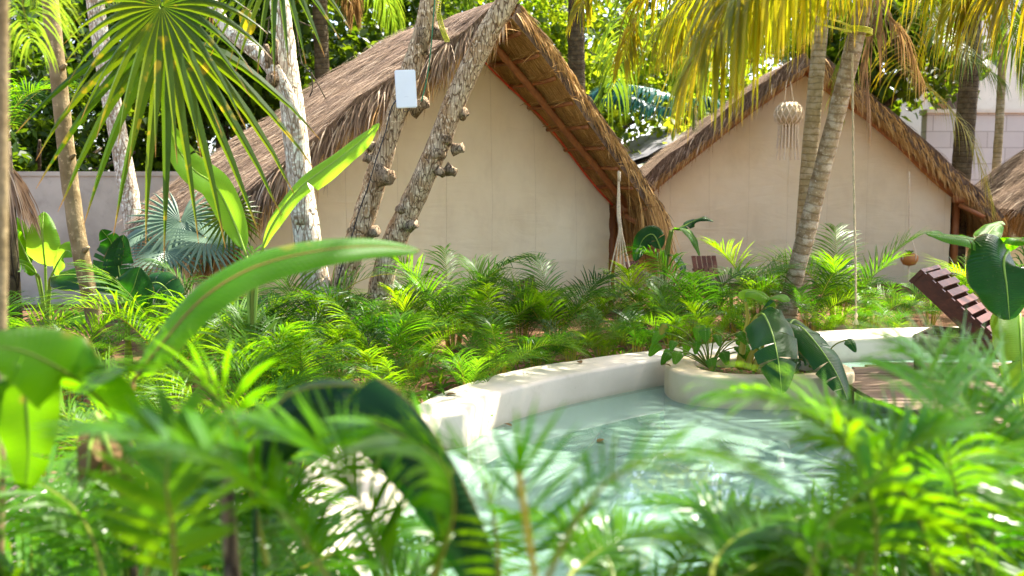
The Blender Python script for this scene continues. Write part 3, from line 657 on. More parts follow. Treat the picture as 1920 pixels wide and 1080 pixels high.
# near palm standing just outside the right edge; its crown hangs over the pool
o = palm('coconut palm whose yellow backlit fronds hang blurred across the top right', [(4.3, 5.4, 0), (4.2, 5.5, 1.6), (4.0, 5.7, 3.0), (3.9, 5.8, 3.7)], .13, 'palm_bark', False)
top = V((-.4, .4, 3.7))
def hang(o, base, spine, ll, n=70, mat='coco', stem='stem_yellow', droop=3.2, wd=.03, z0=.2, name='frond', roll=0, am=(70, 30), stemr=.022, vang=.1, pet=.1):
    mb = MB(); frond_spine(mb, [V(p) - V(base) for p in spine], n, ll, wd, rng, pet=pet, vang=vang, droop=droop, segs=6, stem=stemr, am=am, z0=z0, roll=roll); mb.build(name, [M[mat], M[stem]], o)
base = o.location
hang(o, base, [(3.9, 5.8, 3.7), (3.0, 5.7, 3.75), (2.2, 5.6, 3.45), *Ws([(1470, -70, 5.5), (1390, 0, 5.4), (1330, 85, 5.3)])], .95)
hang(o, base, [(3.9, 5.8, 3.7), (3.2, 6.2, 3.7), *Ws([(1560, -110, 6.2), (1450, -70, 6.4), (1330, -30, 6.5), (1230, 50, 6.5)])], .9)
hang(o, base, [(3.9, 5.8, 3.7), *Ws([(1900, -200, 6.4), (1740, -120, 6.8), (1600, -60, 7.0), (1520, 0, 7.0)])], .8)
hang(o, base, [(3.9, 5.8, 3.7), *Ws([(1700, -230, 5.6), (1560, -170, 5.4), (1440, -90, 5.2), (1370, 0, 5.1)])], .9, z0=.0)
hang(o, base, [(3.9, 5.8, 3.7), *Ws([(2060, -160, 7), (1980, -90, 7.4), (1880, -40, 7.6), (1790, 0, 7.6)])], 1.1)
for a in (-.6, .3, 1.1, 3.9, 4.6, 5.3): inst('frond', rng.choice(COCO['gold']), o, top, a, .85)
# fronds reaching in from a palm at the top, further back
o = LEAN; bs = o.location
for (a, b_, c_, ll) in (((1180, -120), (1120, -60), (1085, 20), .7), ((1260, -60), (1200, 10), (1170, 110), .75), ((1350, -60), (1290, 0), (1255, 90), .8), ((1290, -130), (1380, -60), (1430, 20), .8)):
    hang(o, bs, [W(1655, -235, 10.2), W(1430, -300, 10.8), W(*a, 11.6), W(*b_, 11.8), W(*c_, 11.6)], ll, z0=.1, droop=2.6)
for (a, b_, c_) in (((1190, -20), (1150, 150), (1120, 190)), ((1290, -40), (1290, 120), (1300, 200))):
    hang(o, bs, [W(1655, -235, 10.2), W(1400, -260, 12), W(*a, 13.5), W(*b_, 14.5), W(*c_, 14.6)], .8, mat='coco_green', stem='stem', z0=0)
base = LEAN.location
for pp, ll in ((((1540, -200, 9), (1440, -120, 8), (1360, -60, 7.4), (1290, 20, 7.2)), .95), (((1560, -180, 9), (1500, -120, 8.2), (1440, -60, 7.8), (1395, 10, 7.6)), .95), (((1620, -180, 9.6), (1580, -110, 9), (1530, -60, 8.6), (1490, 20, 8.5)), .8),
               (((1700, -200, 9.6), (1760, -130, 9), (1800, -60, 8.6), (1830, 40, 8.5)), .9), (((1700, -220, 9.6), (1820, -160, 9), (1900, -80, 8.6), (1960, 40, 8.5)), .9), (((1560, -260, 10), (1400, -200, 10), (1240, -120, 10), (1120, -30, 10)), .85)):
    hang(LEAN, base, [W(1655, -240, 10.2), *Ws(pp)], ll, z0=.15, wd=.032)
# teal drooping frond in the gap
o = thing('palm_sapling', W(1300, 330, 18.5), 'teal blue palm frond arching like a comb in the gap between the huts', 'palm', None); o.location.z = 0; bs = o.location.copy()
q = MB(); q.tube([(0, 0, -.05), (.05, 0, 1.5), (.0, 0, 3.0)], [.07, .06, .05], 8, 0, .1); q.build('trunk', M['palm_bark_dark'], o, True)
hang(o, bs, [bs + V((0, 0, 3.0)), W(1270, 185, 18.5), W(1210, 165, 18.3), W(1140, 158, 18), W(1112, 175, 17.8)], .62, mat='coco_blue', stem='coco_blue', z0=.2, wd=.05, n=40)
hang(o, bs, [bs + V((0, 0, 3.0)), W(1230, 200, 18.5), W(1180, 180, 18.4), W(1130, 185, 18.2)], .5, mat='coco_blue', stem='coco_blue', z0=.1, wd=.05, n=34)
hang(o, bs, [bs + V((0, 0, 3.0)), W(1310, 185, 18), W(1350, 190, 18), W(1400, 230, 18)], .55, mat='coco_blue', stem='coco_blue', z0=.1, wd=.05, n=34)
# arching yellow frond at right (own young palm), and dry brown fronds behind the leaning palm
o = DARKP; bs = o.location.copy()
hang(o, bs, [W(1822, -60, 17), W(1740, -20, 16), W(1690, 110, 15), W(1760, 180, 14.6), W(1820, 260, 14.3), W(1862, 385, 14.1)], .75, n=60, z0=.2, droop=2.0)
hang(o, bs, [W(1822, -60, 17), W(1740, 0, 16), W(1800, 90, 14.6), W(1880, 150, 14.3)], .7, mat='coco_green', stem='stem', n=60, droop=2.2)
hang(o, bs, [W(1822, -60, 17), W(1700, -40, 15.5), W(1620, 60, 14.2), W(1580, 150, 14), W(1570, 210, 14)], .6, mat='coco_green', stem='stem', n=50, droop=2.2)
o = UPR; bs = o.location.copy()
for pp in (((1640, 30), (1625, 110), (1632, 230)), ((1650, 0), (1690, 60), (1730, 150))):
    hang(o, bs, [W(1556, -255, 14.2), W(1600, -150, 13.8)] + [W(*p, 13.2) for p in pp], .75, mat='dry', stem='dry', z0=.1, droop=4.5, name='dry_frond', n=60, wd=.02, am=(35, 12))

for pp in (((1900, -60), (1940, 60), (1950, 160)), ((1860, -20), (1900, 60), (1925, 150)), ((1700, -60), (1590, -20), (1480, 40))):
    hang(DARKP, DARKP.location, [W(1822, -60, 17)] + [W(*p, 14.5) for p in pp], .8, mat='coco_green', stem='stem', z0=0, n=60, droop=2.4)
# fan palm, slim trunk at left with the big fan leaf
pts = Ws([(205, 700, 7.6), (188, 640, 7.6), (165, 540, 7.6), (142, 420, 7.6), (125, 290, 7.6), (110, 150, 7.6), (96, 20, 7.6), (85, -100, 7.6), (78, -190, 7.6)])
o = thing('fan_palm', pts[0] - V((0, 0, .1)), 'fan palm with a slim smooth brown trunk and huge pleated leaves at the upper left', 'palm'); o.location.z = 0; bs = o.location.copy()
P0 = catmull([V((pts[0].x + .02, pts[0].y, -.05))] + pts, 60); mb = MB(); mb.tube(P0, [.067 - .01 * i / 60 for i in range(61)], 14, 0, .07, 3, .015); local(mb, bs).build('trunk', M['bark_smooth'], o, True)
for i in (24, 33, 41, 50): p = P0[i]; q = MB(); q.tube([p + V((.05, -.04, 0)), p + V((.09, -.06, .03))], [.02, .012], 7, 0, .2); local(q, bs).build('stub', M['bark_smooth'], o, True)
for hb, nr, dn, rr, n, mt, dr, zz in (((303, 12, 6.0), (-.15, -1, .26), (-.08, 0, -1), 0.80, 28, 'fan', .34, 1), ((520, -75, 6.4), (-.3, -1, .4), (.2, 0, -1), .7, 30, 'fan', .25, 2), ((312, 60, 6.5), (.1, -1, .1), (0, 0, -1), 1.2, 15, 'fan', .3, 4)):
    h = W(*hb); q = MB(); fan_leaf(q, h - bs, nr, dn, rr, n, random.Random(zz), droop=dr, segs=9, span=R(335 if zz < 4 else 150), join=.36, wd=.85)
    q.tube(catmull([P0[-1] - bs, (P0[-1] + h) / 2 - bs + V((0, .1, .3)), h - bs + V((0, .05, .04))], 10), .013, 6, 1); q.build('fan_leaf', [M[mt], M['stem']], o)
# second silvery fan palm
h0 = W(330, 560, 9.6); h0.z = 0
o = thing('fan_palm', h0, 'low silvery blue fan palm in front of the lower left corner of the large hut', 'palm'); q = MB(); q.tube([(0, .1, -.05), (0, .1, .5)], [.09, .08], 9, 0, .2); q.build('trunk', M['bark_dark'], o, True)
for hb, nr, dn, rr in (((338, 415, 9.4), (.35, -1, .7), (-.1, 0, -1), .58), ((270, 430, 9.6), (-.7, -.5, 1), (-1, -.2, -.3), .5), ((385, 445, 9.3), (.5, -.6, 1), (1, -.2, -.4), .5), ((310, 470, 9.2), (0, -.6, 1), (0, -1, -.4), .5), ((430, 400, 9.3), (.9, -.8, .2), (.5, 0, -1), .42)):
    h = W(*hb); q = MB(); fan_leaf(q, h - h0, nr, dn, rr, 32, rng, droop=.12, segs=6); q.tube([V((0, .1, .45)), (h - h0) * .6 + V((0, 0, .15)), h - h0], .009, 5, 1); q.build('fan_leaf', [M['fan_silver' if rr > .45 else 'fan'], M['stem']], o)

# ------------------------------------------------------------------ forked trees in front of the large hut
def limb(mb, l, r0, r1, n=14, seed=1, rough=.10, N=46):
    p = catmull(Ws(l) if len(l[0]) == 3 and l[0][0] > 50 else l, N); mb.tube(p, [r0 + (r1 - r0) * i / N for i in range(N + 1)], n, 0, rough, seed); return p
M['bark_knob'] = bark('bark_knob', (.05, .03, .015), (.20, .13, .07), (.36, .27, .17), 1.6, .3)
def knob(mb, px, py, Y, dx, dz, r=.05, dy=-.05):
    p = W(px, py, Y); d = V((dx, dy, dz)) * .82; mb.tube([p, p + d * .6, p + d * .92, p + d], [r * 1.35, r * .85, r * .95, r * .55], 12, 1, .38, px)
def leafy(o, bs, spots, mat, n, seed, size=.1, r=.7):
    rg = random.Random(seed); q = MB()
    for c in spots:
        for _ in range(n):
            d = V((rg.gauss(0, 1), rg.gauss(0, 1), rg.gauss(0, .6))).normalized() * r * rg.random() ** .5; p = V(c) - V(bs) + d; s = size * rg.uniform(.7, 1.4)
            a = V((rg.gauss(0, 1), rg.gauss(0, 1), rg.gauss(-.6, .5))).normalized(); sd = a.cross(V((rg.gauss(0, .5), rg.gauss(0, .5), 1)).normalized()).normalized() * s * .28
            q.add([p - a * s, p + sd, p + a * s, p - sd], [(0, 1, 2, 3)], [(0, 0, rg.random())] * 4)
    q.build('crown', [mat], o)
D = 9.5
b0 = W(610, 640, D); b0.z = 0
o = thing('forked_tree', b0, 'forked tree of pale cracked trunks, the white box strapped to its right limb', 'tree', 'pale trunked trees before the large hut')
mb = MB(); limb(mb, [(612, 690, D), (612, 640, D), (606, 590, D), (590, 520, D), (574, 430, D), (562, 330, D + .1), (548, 200, D + .15), (534, 90, D + .2), (524, 0, D + .2), (512, -130, D + .2)], .165, .085, 16, 2)
local(mb, b0).build('trunk', M['bark_white'], o, True)
mb = MB(); limb(mb, [(566, 420, D - .05), (560, 300, D - .1), (548, 210, D - .15), (524, 150, D - .15), (496, 112, D - .1), (455, 80, D), (420, 45, D + .1), (380, -30, D + .2)], .08, .06, 14, 4)
knob(mb, 505, 128, D - .15, -.02, .26, .035); knob(mb, 512, 125, D - .15, .05, .30, .03); knob(mb, 512, 148, D - .2, -.02, .0, .05, -.09); local(mb, b0).build('limb', [M['bark_white'], M['bark_knob']], o, True)
mb = MB(); limb(mb, [(614, 660, D), (622, 600, D), (640, 535, D), (665, 460, D), (690, 385, D), (712, 310, D), (735, 240, D), (760, 165, D), (785, 90, D), (806, 0, D), (820, -120, D)], .122, .085, 16, 6, .16)
knob(mb, 790, 100, D, .02, .28, .055, -.1); knob(mb, 770, 205, D, .20, .10, .06); knob(mb, 715, 330, D - .08, .13, -.03, .075, -.12); knob(mb, 700, 300, D, -.1, .04, .05); knob(mb, 697, 275, D, -.06, .05, .045)
knob(mb, 690, 435, D, .13, .02, .06); knob(mb, 668, 430, D, -.06, -.02, .05, -.1); knob(mb, 810, 60, D + .05, .16, -.03, .06)
local(mb, b0).build('limb', [M['bark_grey'], M['bark_knob']], o, True)
leafy(o, b0, [W(520, -190, D), W(400, -150, D), W(640, -230, D), W(820, -220, D), W(740, -260, D - .8)], M['bg2'], 70, 5)
q = MB()
for l in ([(545, 0), (556, 60), (566, 120), (586, 140), (610, 184)], [(560, 40), (585, 50)], [(566, 90), (556, 112)], [(584, 135), (586, 165), (580, 182)], [(505, 30), (500, 70), (482, 110)], [(470, 60), (520, 20)]):
    q.tube(catmull([W(x, y, D - .35) for x, y in l], 8), .006, 5, 0, .1)
local(q, b0).build('twig', M['bark_dark'], o, True)
# hanging yellow leaf
q = MB(); banana_leaf(q, Ws([(455, 15, D - .6), (465, 40, D - .6), (468, 66, D - .6)]), .07, rng, 0, (0, -1, .3), 0, wave=0, ribr=.003); local(q, b0).build('leaf', [M['coco'], M['midrib']], o)
b1 = W(720, 640, D + .1); b1.z = 0
o = thing('leaning_tree', b1, 'knobbly pale trunk leaning right across the large hut up to its gable, second of the trunks from the right', 'tree', 'pale trunked trees before the large hut')
o['label'] = 'single knobbly speckled trunk leaning right across the large hut up to its gable'
mb = MB(); limb(mb, [(700, 690, D + .1), (706, 620, D + .1), (716, 530, D + .1), (740, 450, D + .1), (775, 375, D + .05), (808, 305, D), (842, 220, D), (880, 130, D), (925, 45, D), (968, -30, D), (1010, -130, D)], .122, .092, 16, 9, .16)
knob(mb, 866, 214, D, .05, .02, .04); knob(mb, 850, 280, D, .12, .02, .05); knob(mb, 838, 318, D, .11, -.03, .05); knob(mb, 822, 288, D - .05, -.02, 0, .06, -.13); knob(mb, 838, 262, D - .05, 0, 0, .045, -.13); knob(mb, 826, 322, D - .07, 0, 0, .045, -.1)
knob(mb, 768, 424, D, .09, .03, .05); knob(mb, 755, 395, D, -.05, .03, .04)
local(mb, b1).build('trunk', [M['bark_grey'], M['bark_knob']], o, True)
leafy(o, b1, [W(1040, -210, D), W(960, -260, D), W(1100, -280, D + .6), W(1030, -300, D - .8)], M['bg2'], 60, 6)

# ------------------------------------------------------------------ things hung on the trees
B = W(761, 167, D - .17); rot = Matrix.Rotation(R(-2.5), 3, 'Y') @ Matrix.Rotation(R(8), 3, 'Z')
o = thing('access_point', B, 'flat white wireless box strapped to the trunk before the large hut', 'wireless box')
import bmesh
def rbox(dims, bev=.012, seg=3, rot=None, off=(0, 0, 0)):
    bm = bmesh.new(); bmesh.ops.create_cube(bm, size=1); bmesh.ops.scale(bm, vec=dims, verts=bm.verts)
    bmesh.ops.bevel(bm, geom=bm.edges[:], offset=bev, segments=seg, affect='EDGES')
    if rot: bmesh.ops.rotate(bm, matrix=rot, verts=bm.verts)
    bmesh.ops.translate(bm, vec=off, verts=bm.verts); me = bpy.data.meshes.new('m'); bm.to_mesh(me); bm.free(); return me
me = rbox((.19, .05, .345), .008, 3, rot); me.materials.append(M['white_box']); inst('casing', me, o)
q = MB(); q.tube([rot @ V((.018 * math.cos(a), -.0262, -.075 + .004 * math.sin(a))) for a in [k * pi / 6 for k in range(7)]], .0012, 4, 0); q.build('maker_mark', M['grey_mark'], o)
q = MB(); q.tube(catmull([V((-.03, .01, -.17)), V((-.02, -.01, -.205)), V((.02, -.01, -.205)), V((.03, .01, -.17))], 8), .004, 6, 0); q.build('cable_loop', M['black'], o)
q = MB(); q.tube(catmull(Ws([(745, 185, D - .12), (733, 205, D - .16), (722, 250, D - .14), (705, 300, D - .17), (690, 350, D - .16), (672, 400, D - .15), (655, 460, D - .15), (640, 500, D - .16), (628, 560, D - .16)]), 30), .006, 6, 0)
tag(q.build('power_cable', M['black'], None, True), 'thin black cable running down the trunk from the white box', 'cable')
q = MB(); q.tube(catmull(Ws([(817, -20, D - .13), (812, 40, D - .15), (808, 90, D - .13), (800, 150, D - .1), (790, 190, D - .13)]), 20), .006, 6, 0)
tag(q.build('green_cord', M['green_cord'], None, True), 'green cord running down the trunk above the white box', 'cord')
q = MB(); pp = catmull(Ws([(826, -20, D - .17), (822, 15, D - .17), (826, 40, D - .17), (832, 60, D - .18), (838, 74, D - .18)]), 26)
for k, p in enumerate(pp):
    for s_ in (-1, 1): q.tube(catmull([p, p + V((s_ * .016, -.01, .01)), p + V((s_ * .02, -.005, -.02)), p + V((0, 0, -.02))], 5), .0035, 5, 0)
tag(q.build('plaited_rope', M['yellow_rope'], None, True), 'short yellow plaited plastic tie hanging against the trunk near the gable', 'rope')
# yellow rope on the leaning palm
q = MB()
for dy in (0, .05):
    q.tube(catmull(Ws([(1400, -30 + dy * 400, 9.6), (1480, 10 + dy * 400, 9.9), (1560, 36 + dy * 300, 10.2), (1597, 50 + dy * 200, 10.28)]), 18), .011, 6, 0, .15)
c = W(1609, 58, 10.42)
for k in range(3): q.tube([c + V((.135 * math.cos(a), .135 * math.sin(a), -.02 * math.cos(a) + k * .02 - .02)) for a in [j * pi / 8 for j in range(17)]], .011, 6, 0)
tag(q.build('yellow_rope', M['yellow_rope'], None, True), 'yellow rope tied round the leaning palm and pulled off to the left', 'rope')
def rope(pts, r, label, name='hanging_rope', m='rope', tassel=False):
    o = thing(name, pts[0], label, 'rope', None); q = MB(); P_ = catmull(pts, 60)
    for ph_ in (0, pi): q.tube([p + V((math.cos(i * 1.3 + ph_), math.sin(i * 1.3 + ph_), 0)) * r * .5 for i, p in enumerate(P_)], r * .7, 6, 0)
    local(q, pts[0]).build('strand', M[m], o, True)
    if tassel:
        q = MB(); e = P_[-1] - P_[0]; q.tube([e + V((0, 0, .03)), e, e - V((0, 0, .03))], [r, r * 2, r], 8, 0)
        for k in range(16):
            a = k * 2.4; q.tube([e, e + V((math.cos(a) * .012, math.sin(a) * .012, -.04)), e + V((math.cos(a) * .03, math.sin(a) * .03, -.09))], .003, 4, 0)
        q.build('frayed_end', M['cotton'], o)
    return o
rope(Ws([(1598, 100, 10.2), (1600, 300, 10.2), (1604, 500, 10.2), (1605, 592, 10.2)]), .011, 'long frayed swing rope hanging free beside the leaning palm', tassel=True)
a_ = W(1160, 320, 12.2)
o = thing('rope_hanger', a_, 'rope plant hanger with splayed cords under the large hut eave, holding nothing', 'plant hanger'); o['label'] = 'cream rope hanger with splayed cords under the right eave of the large hut'
q = MB()
for k in range(5):
    q.tube(catmull([W(1160, 320, 12.2), W(1160 + (k - 2) * 1.2, 400, 12.2), W(1163 + (k - 2) * 1, 430, 12.2), W(1163 + (k - 2) * 5, 470, 12.2 + .02 * k), W(1163 + (k - 2) * 10, 525, 12.2), W(1163 + (k - 2) * 4, 580, 12.2)], 18), .010, 5, 0)
q.tube([W(1161, 322, 12.2), W(1161, 340, 12.2)], .022, 7, 0); local(q, a_).build('cords', M['cotton'], o, True)
a_ = W(1705, 322, 15.4)
o = thing('coconut_hanger', a_, 'coconut shell pot in a rope hanger before the second hut, right of the long rope', 'plant hanger'); q = MB()
pot = W(1705, 484, 15.4)
for k in range(4):
    an = k * pi / 2 + .4; q.tube(catmull([a_, W(1705, 425, 15.4), pot + V((math.cos(an) * .14, math.sin(an) * .14, .03)), pot + V((0, 0, -.14)), pot + V((.01 * k, 0, -.42))], 16), .009, 5, 0)
local(q, a_).build('cords', M['cotton'], o, True)
q = MB(); q.grid([[pot - a_ + V((math.cos(a) * r, math.sin(a) * r, z)) for a in [j * pi / 8 for j in range(16)]] for r, z in ((.02, -.12), (.09, -.10), (.13, -.03), (.13, .03), (.10, .07), (.09, .06), (.02, .03))], (0, 0, .5), 0, True); q.build('coconut_pot', M['pole_orange'], o, True)
q = MB()
for k in range(10):
    a = k * .63; strip(q, pot - a_ + V((0, 0, .05)), V((math.cos(a), math.sin(a), 1.2)).normalized(), .13, .05, V((0, 0, 1)), 1.0, 3, rng.random(), 0)
q.build('succulent', M['banana_deep'], o)
# macrame lantern
a_ = W(1478, 165, 15.7); c = W(1479, 215, 15.7)
o = thing('macrame_lantern', a_, 'round wicker lantern in a fringed macrame net under the second hut gable', 'lantern')
q = MB(); rr = .22
q.grid([[c - a_ + V((math.cos(a) * rr * math.sin(e) * .92, math.sin(a) * rr * math.sin(e) * .92, rr * math.cos(e) * .9)) for a in [j * pi / 10 for j in range(20)]] for e in [.15 + k * 2.8 / 9 for k in range(10)]], (0, 0, .5), 0, True); q.build('wicker_shade', M['rope'], o, True)
q = MB()
for lv in range(4):
    e1, e2 = .5 + lv * .5, 1.0 + lv * .5
    for j in range(14):
        for s_ in (-.5, .5):
            a1, a2 = (j + (lv % 2) * .5) * 2 * pi / 14, (j + (lv % 2) * .5 + s_) * 2 * pi / 14; R2 = rr * 1.04
            f1 = lambda a, e: c - a_ + V((math.cos(a) * R2 * math.sin(e), math.sin(a) * R2 * math.sin(e), R2 * math.cos(e) * .92)); q.tube([f1(a1, e1), f1(a2, e2)], .009, 4, 0)
for j in range(18):
    a = j * 2 * pi / 18; L = .3 + .25 * (.5 + .5 * math.cos(j * 2.1)); p = c - a_ + V((math.cos(a) * .15, math.sin(a) * .15, -.15)); q.tube([p, p + V((0, 0, -L * .5)), p + V((.02 * math.cos(a), 0, -L))], .015, 4, 0)
for s_ in (-1, 1): q.tube([V((s_ * .03, 0, .1)), c - a_ + V((s_ * .07, 0, .2))], .007, 4, 0)
q.build('macrame_net', M['cotton'], o)

# ------------------------------------------------------------------ planter in the pool
pc = V((2.0, 8.0, 0)); 
def sup(r, a, n=2.6, ex=1.18):
    c_, s_ = math.cos(a), math.sin(a); return (pc.x + r * (abs(c_) ** (2 / n)) * (1 if c_ > 0 else -1) * ex, pc.y + r * (abs(s_) ** (2 / n)) * (1 if s_ > 0 else -1) * .88)
pl = thing('round_planter', (pc.x, pc.y, -.6), 'low rounded plaster planter standing in the pool water', 'planter')
mb = MB(); rows = []
for r, z in ((.63, -.6), (.63, .125), (.622, .145), (.60, .152), (.50, .154), (.43, .15), (.42, .13), (.42, .02)):
    rows.append([V((*sup(r, 2 * pi * j / 72), z)) for j in range(72)])
mb.grid(rows, (0, 0, .5), 0, True); local(mb, (pc.x, pc.y, -.6)).build('planter_wall', M['planter'], pl, True)
mb = MB(); mb.add([(*sup(.425, 2 * pi * j / 72), .07) for j in range(72)], [tuple(range(72))], (0, 0, .5)); local(mb, (pc.x, pc.y, -.6)).build('soil', M['ground'], pl)
mb = MB(); rg = random.Random(3)
for _ in range(420):
    x, y = sup(.41 * rg.random() ** .5, rg.uniform(0, 6.28)); s = rg.uniform(.02, .05); a = rg.uniform(0, 6.28); h = .08 + rg.random() * .045
    d = V((math.cos(a), math.sin(a), rg.uniform(-.1, .5))).normalized(); strip(mb, V((x, y, h)), d, s, s * .7, V((0, 0, 1)), .4, 2, rg.random(), 0)
kind(mb.build('ground_cover', [M['areca']]), 'stuff')
# banana in planter
Y0 = 8.1; root = W(1405, 690, 8.1); root.z = .07
o = thing('banana_plant', root, 'banana plant with two big glossy leaves drooping over the planter edge', 'banana plant', 'banana plants')
q = MB()
for l in ([(1385, 690), (1392, 650), (1408, 610), (1420, 590)], [(1400, 694), (1412, 660), (1440, 625), (1478, 612)], [(1412, 696), (1425, 660), (1436, 610), (1438, 578)], [(1388, 692), (1394, 640), (1402, 600), (1398, 566)]):
    q.tube(catmull([W(x, y, 8.05) for x, y in l], 12), [.032 - .0018 * i for i in range(13)], 8, 0)
local(q, root).build('stem', M['stem_yellow'], o, True)
for l, hw, up, mt, te, fd in (([(1420, 592, 8.0), (1432, 590, 7.75), (1448, 625, 7.5), (1460, 680, 7.3), (1466, 738, 7.2)], .19, (-.15, -1, .25), 'banana_deep', 3, -.12),
                          ([(1478, 612, 7.95), (1500, 612, 7.75), (1535, 650, 7.55), (1568, 700, 7.4), (1590, 752, 7.25)], .15, (.35, -1, .5), 'banana_deep', 3, -.1),
                          ([(1438, 580, 8.05), (1445, 560, 8.0), (1462, 556, 7.9), (1478, 566, 7.8)], .09, (0, -.5, 1), 'banana_bright', 0, .2),
                          ([(1398, 566, 8.1), (1402, 548, 8.1), (1425, 552, 8.0), (1455, 575, 7.9)], .08, (0, -.5, 1), 'banana_bright', 0, .2),
                          ([(1478, 612, 8.1), (1490, 600, 8.2), (1515, 615, 8.3), (1540, 640, 8.35)], .10, (0, -.4, 1), 'banana_deep', 1, 0)):
    q = MB(); banana_leaf(q, Ws(l), hw, rng, fd, up, te, wave=.012, droop=.1); local(q, root).build('leaf', BM(mt), o, True)
def heart_plant(name, root, stems, label, cat, size=.09, mat='banana', grp=None):
    o = thing(name, root, label, cat, grp); q = MB(); lf = MB()
    for (tx, ty, tz) in stems:
        t = V((tx, ty, tz)); q.tube(catmull([V((0, 0, 0)), t * .5 + V((0, 0, abs(t.z) * .25)), t], 8), .006, 5, 0, z=rng.random())
        d = V((tx, ty - .4, -.25)).normalized(); sz = size * rng.uniform(.8, 1.3)
        banana_leaf(lf, [t, t + d * sz * .6 + V((0, 0, .01)), t + d * sz * 1.5 - V((0, 0, .03))], sz * .55, rng, .1, (rng.gauss(0, .3), -.4, 1), 0, wave=0, N=10, ribr=.002, tip=.55)
    q.build('stem', M['stem'], o, True); lf.build('foliage', BM(mat), o, True)
rg = random.Random(8)
heart_plant('leafy_plant', W(1330, 690, 8.15) * 1, [(rg.uniform(-.45, .3), rg.uniform(-.15, .2), rg.uniform(.08, .38)) for _ in range(20)], 'thin stemmed leafy plant trailing over the left of the planter', 'plant', .085)
heart_plant('leafy_plant', W(1535, 690, 8.2) * 1, [(rg.uniform(-.25, .22), rg.uniform(-.1, .2), rg.uniform(.06, .3)) for _ in range(14)], 'small dark leafy plant at the right end of the planter', 'plant', .075, 'banana_deep')

# ------------------------------------------------------------------ deck and sun lounger
dk = thing('wooden_deck', (4.4, 7.4, 0), 'weathered brown plank deck with a rounded corner beside the pool', 'deck')
outl = lambda y: 2.62 + .55 * (1 - min(1, max(0, (y - 6.2) / .9)) ** .5) + .5 * max(0, (y - 7.9) / .6) ** 2
k = 0; y = 6.2
while y < 8.55:
    wd_ = .105; xl = outl(y + wd_ / 2); q = MB(); q.box(((xl + 6.6) / 2, y + wd_ / 2, .055 + .002 * math.sin(k * 5)), (6.6 - xl, wd_ - .010, .03)); local(q, (4.4, 7.4, 0)).build('plank', M['deckwood'], dk); y += wd_; k += 1
q = MB(); 
for x in (3.3, 4.4, 5.5): q.box((x, 7.38, -.02), (.08, 2.3, .1)); q.box((x, 6.4, -.33), (.09, .09, .56)); q.box((x, 8.35, -.33), (.09, .09, .56))
local(q, (4.4, 7.4, 0)).build('joist', M['redwood'], dk)
LB = W(1790, 655, 8.35); LB.z = .07
o = thing('sun_lounger', LB, 'dark red hardwood sun lounger with raised slatted backrest on the deck', 'sun lounger')
def lp(x, y, z): a = R(-36); return V((x * math.cos(a) - y * math.sin(a), x * math.sin(a) + y * math.cos(a), z))
rotL = Matrix.Rotation(R(-36), 3, 'Z')
q = MB(); zt = .23
for yy in (-.3, .3): q.box(lp(.72, yy, zt), (1.95, .035, .15), 0, rotL)
for xx in (-.255, .16, 1.69): q.box(lp(xx, 0, zt), (.035, .6, .12), 0, rotL)
q.build('bed_frame', M['redwood'], o)
for xx in (-.22, 1.6):
    for yy in (-.285, .285): q = MB(); q.box(lp(xx, yy, .08), (.06, .05, .16), 0, rotL); q.build('leg', M['redwood'], o)
q = MB()
for k in range(12): q.box(lp(.38 + k * .11, 0, zt + .085), (.085, .57, .018), 0, rotL)
q.build('seat_slats', M['redwood'], o)
th = R(42); rb = rotL @ Matrix.Rotation(th, 3, 'Y'); hx, hz = .30, zt + .05; Lb = .74
bdir = V((-math.cos(th), 0, math.sin(th))); bn = V((math.sin(th), 0, math.cos(th)))
def bp(s, y, n): v = V((hx, 0, hz)) + bdir * s + bn * n; return lp(v.x, y, v.z)
q = MB()
for yy in (-.27, .27): q.box(bp(Lb / 2, yy, .0), (Lb, .035, .13), 0, rb)
q.box(bp(Lb + .015, 0, 0), (.035, .60, .14), 0, rb); q.build('backrest_frame', M['redwood'], o)
q = MB()
for k in range(7): q.box(bp(.06 + k * .103, 0, .078), (.062, .62, .024), 0, rb)
q.build('backrest_slats', M['redwood'], o)

# small wooden terrace chairs partly hidden by the hedge
def chair(x, y, rz, label):
    o = thing('slatted_chair', (x, y, 0), label, 'chair', 'low slatted wooden chairs by the huts'); o.rotation_euler.z = rz; o.scale = (.72,) * 3
    q = MB()
    for k in range(5): q.box((0, -.22 + k * .11, .32), (.5, .085, .02))
    q.build('seat', M['redwood'], o); q = MB(); rr_ = Matrix.Rotation(R(-28), 3, 'X')
    for k in range(5): q.box((-.2 + k * .1, .42, .62), (.08, .022, .66), 0, rr_)
    q.box((0, .46, .66), (.52, .02, .05), 0, rr_); q.build('backrest', M['redwood'], o)
    for sx in (-.24, .24):
        for yy in (-.24, .26): q = MB(); q.box((sx, yy, .16), (.05, .05, .31)); q.build('leg', M['redwood'], o)
chair(W(1238, 540, 12.4).x, 12.4, R(55), 'slatted wooden chair between the two large huts'); chair(W(1345, 530, 13.0).x, 13.2, R(10), 'slatted chair whose brown top edge shows before the second hut wall')
chair(W(1000, 540, 11.6).x, 12.2, R(25), 'slatted chair hidden behind palms at the large hut wall')

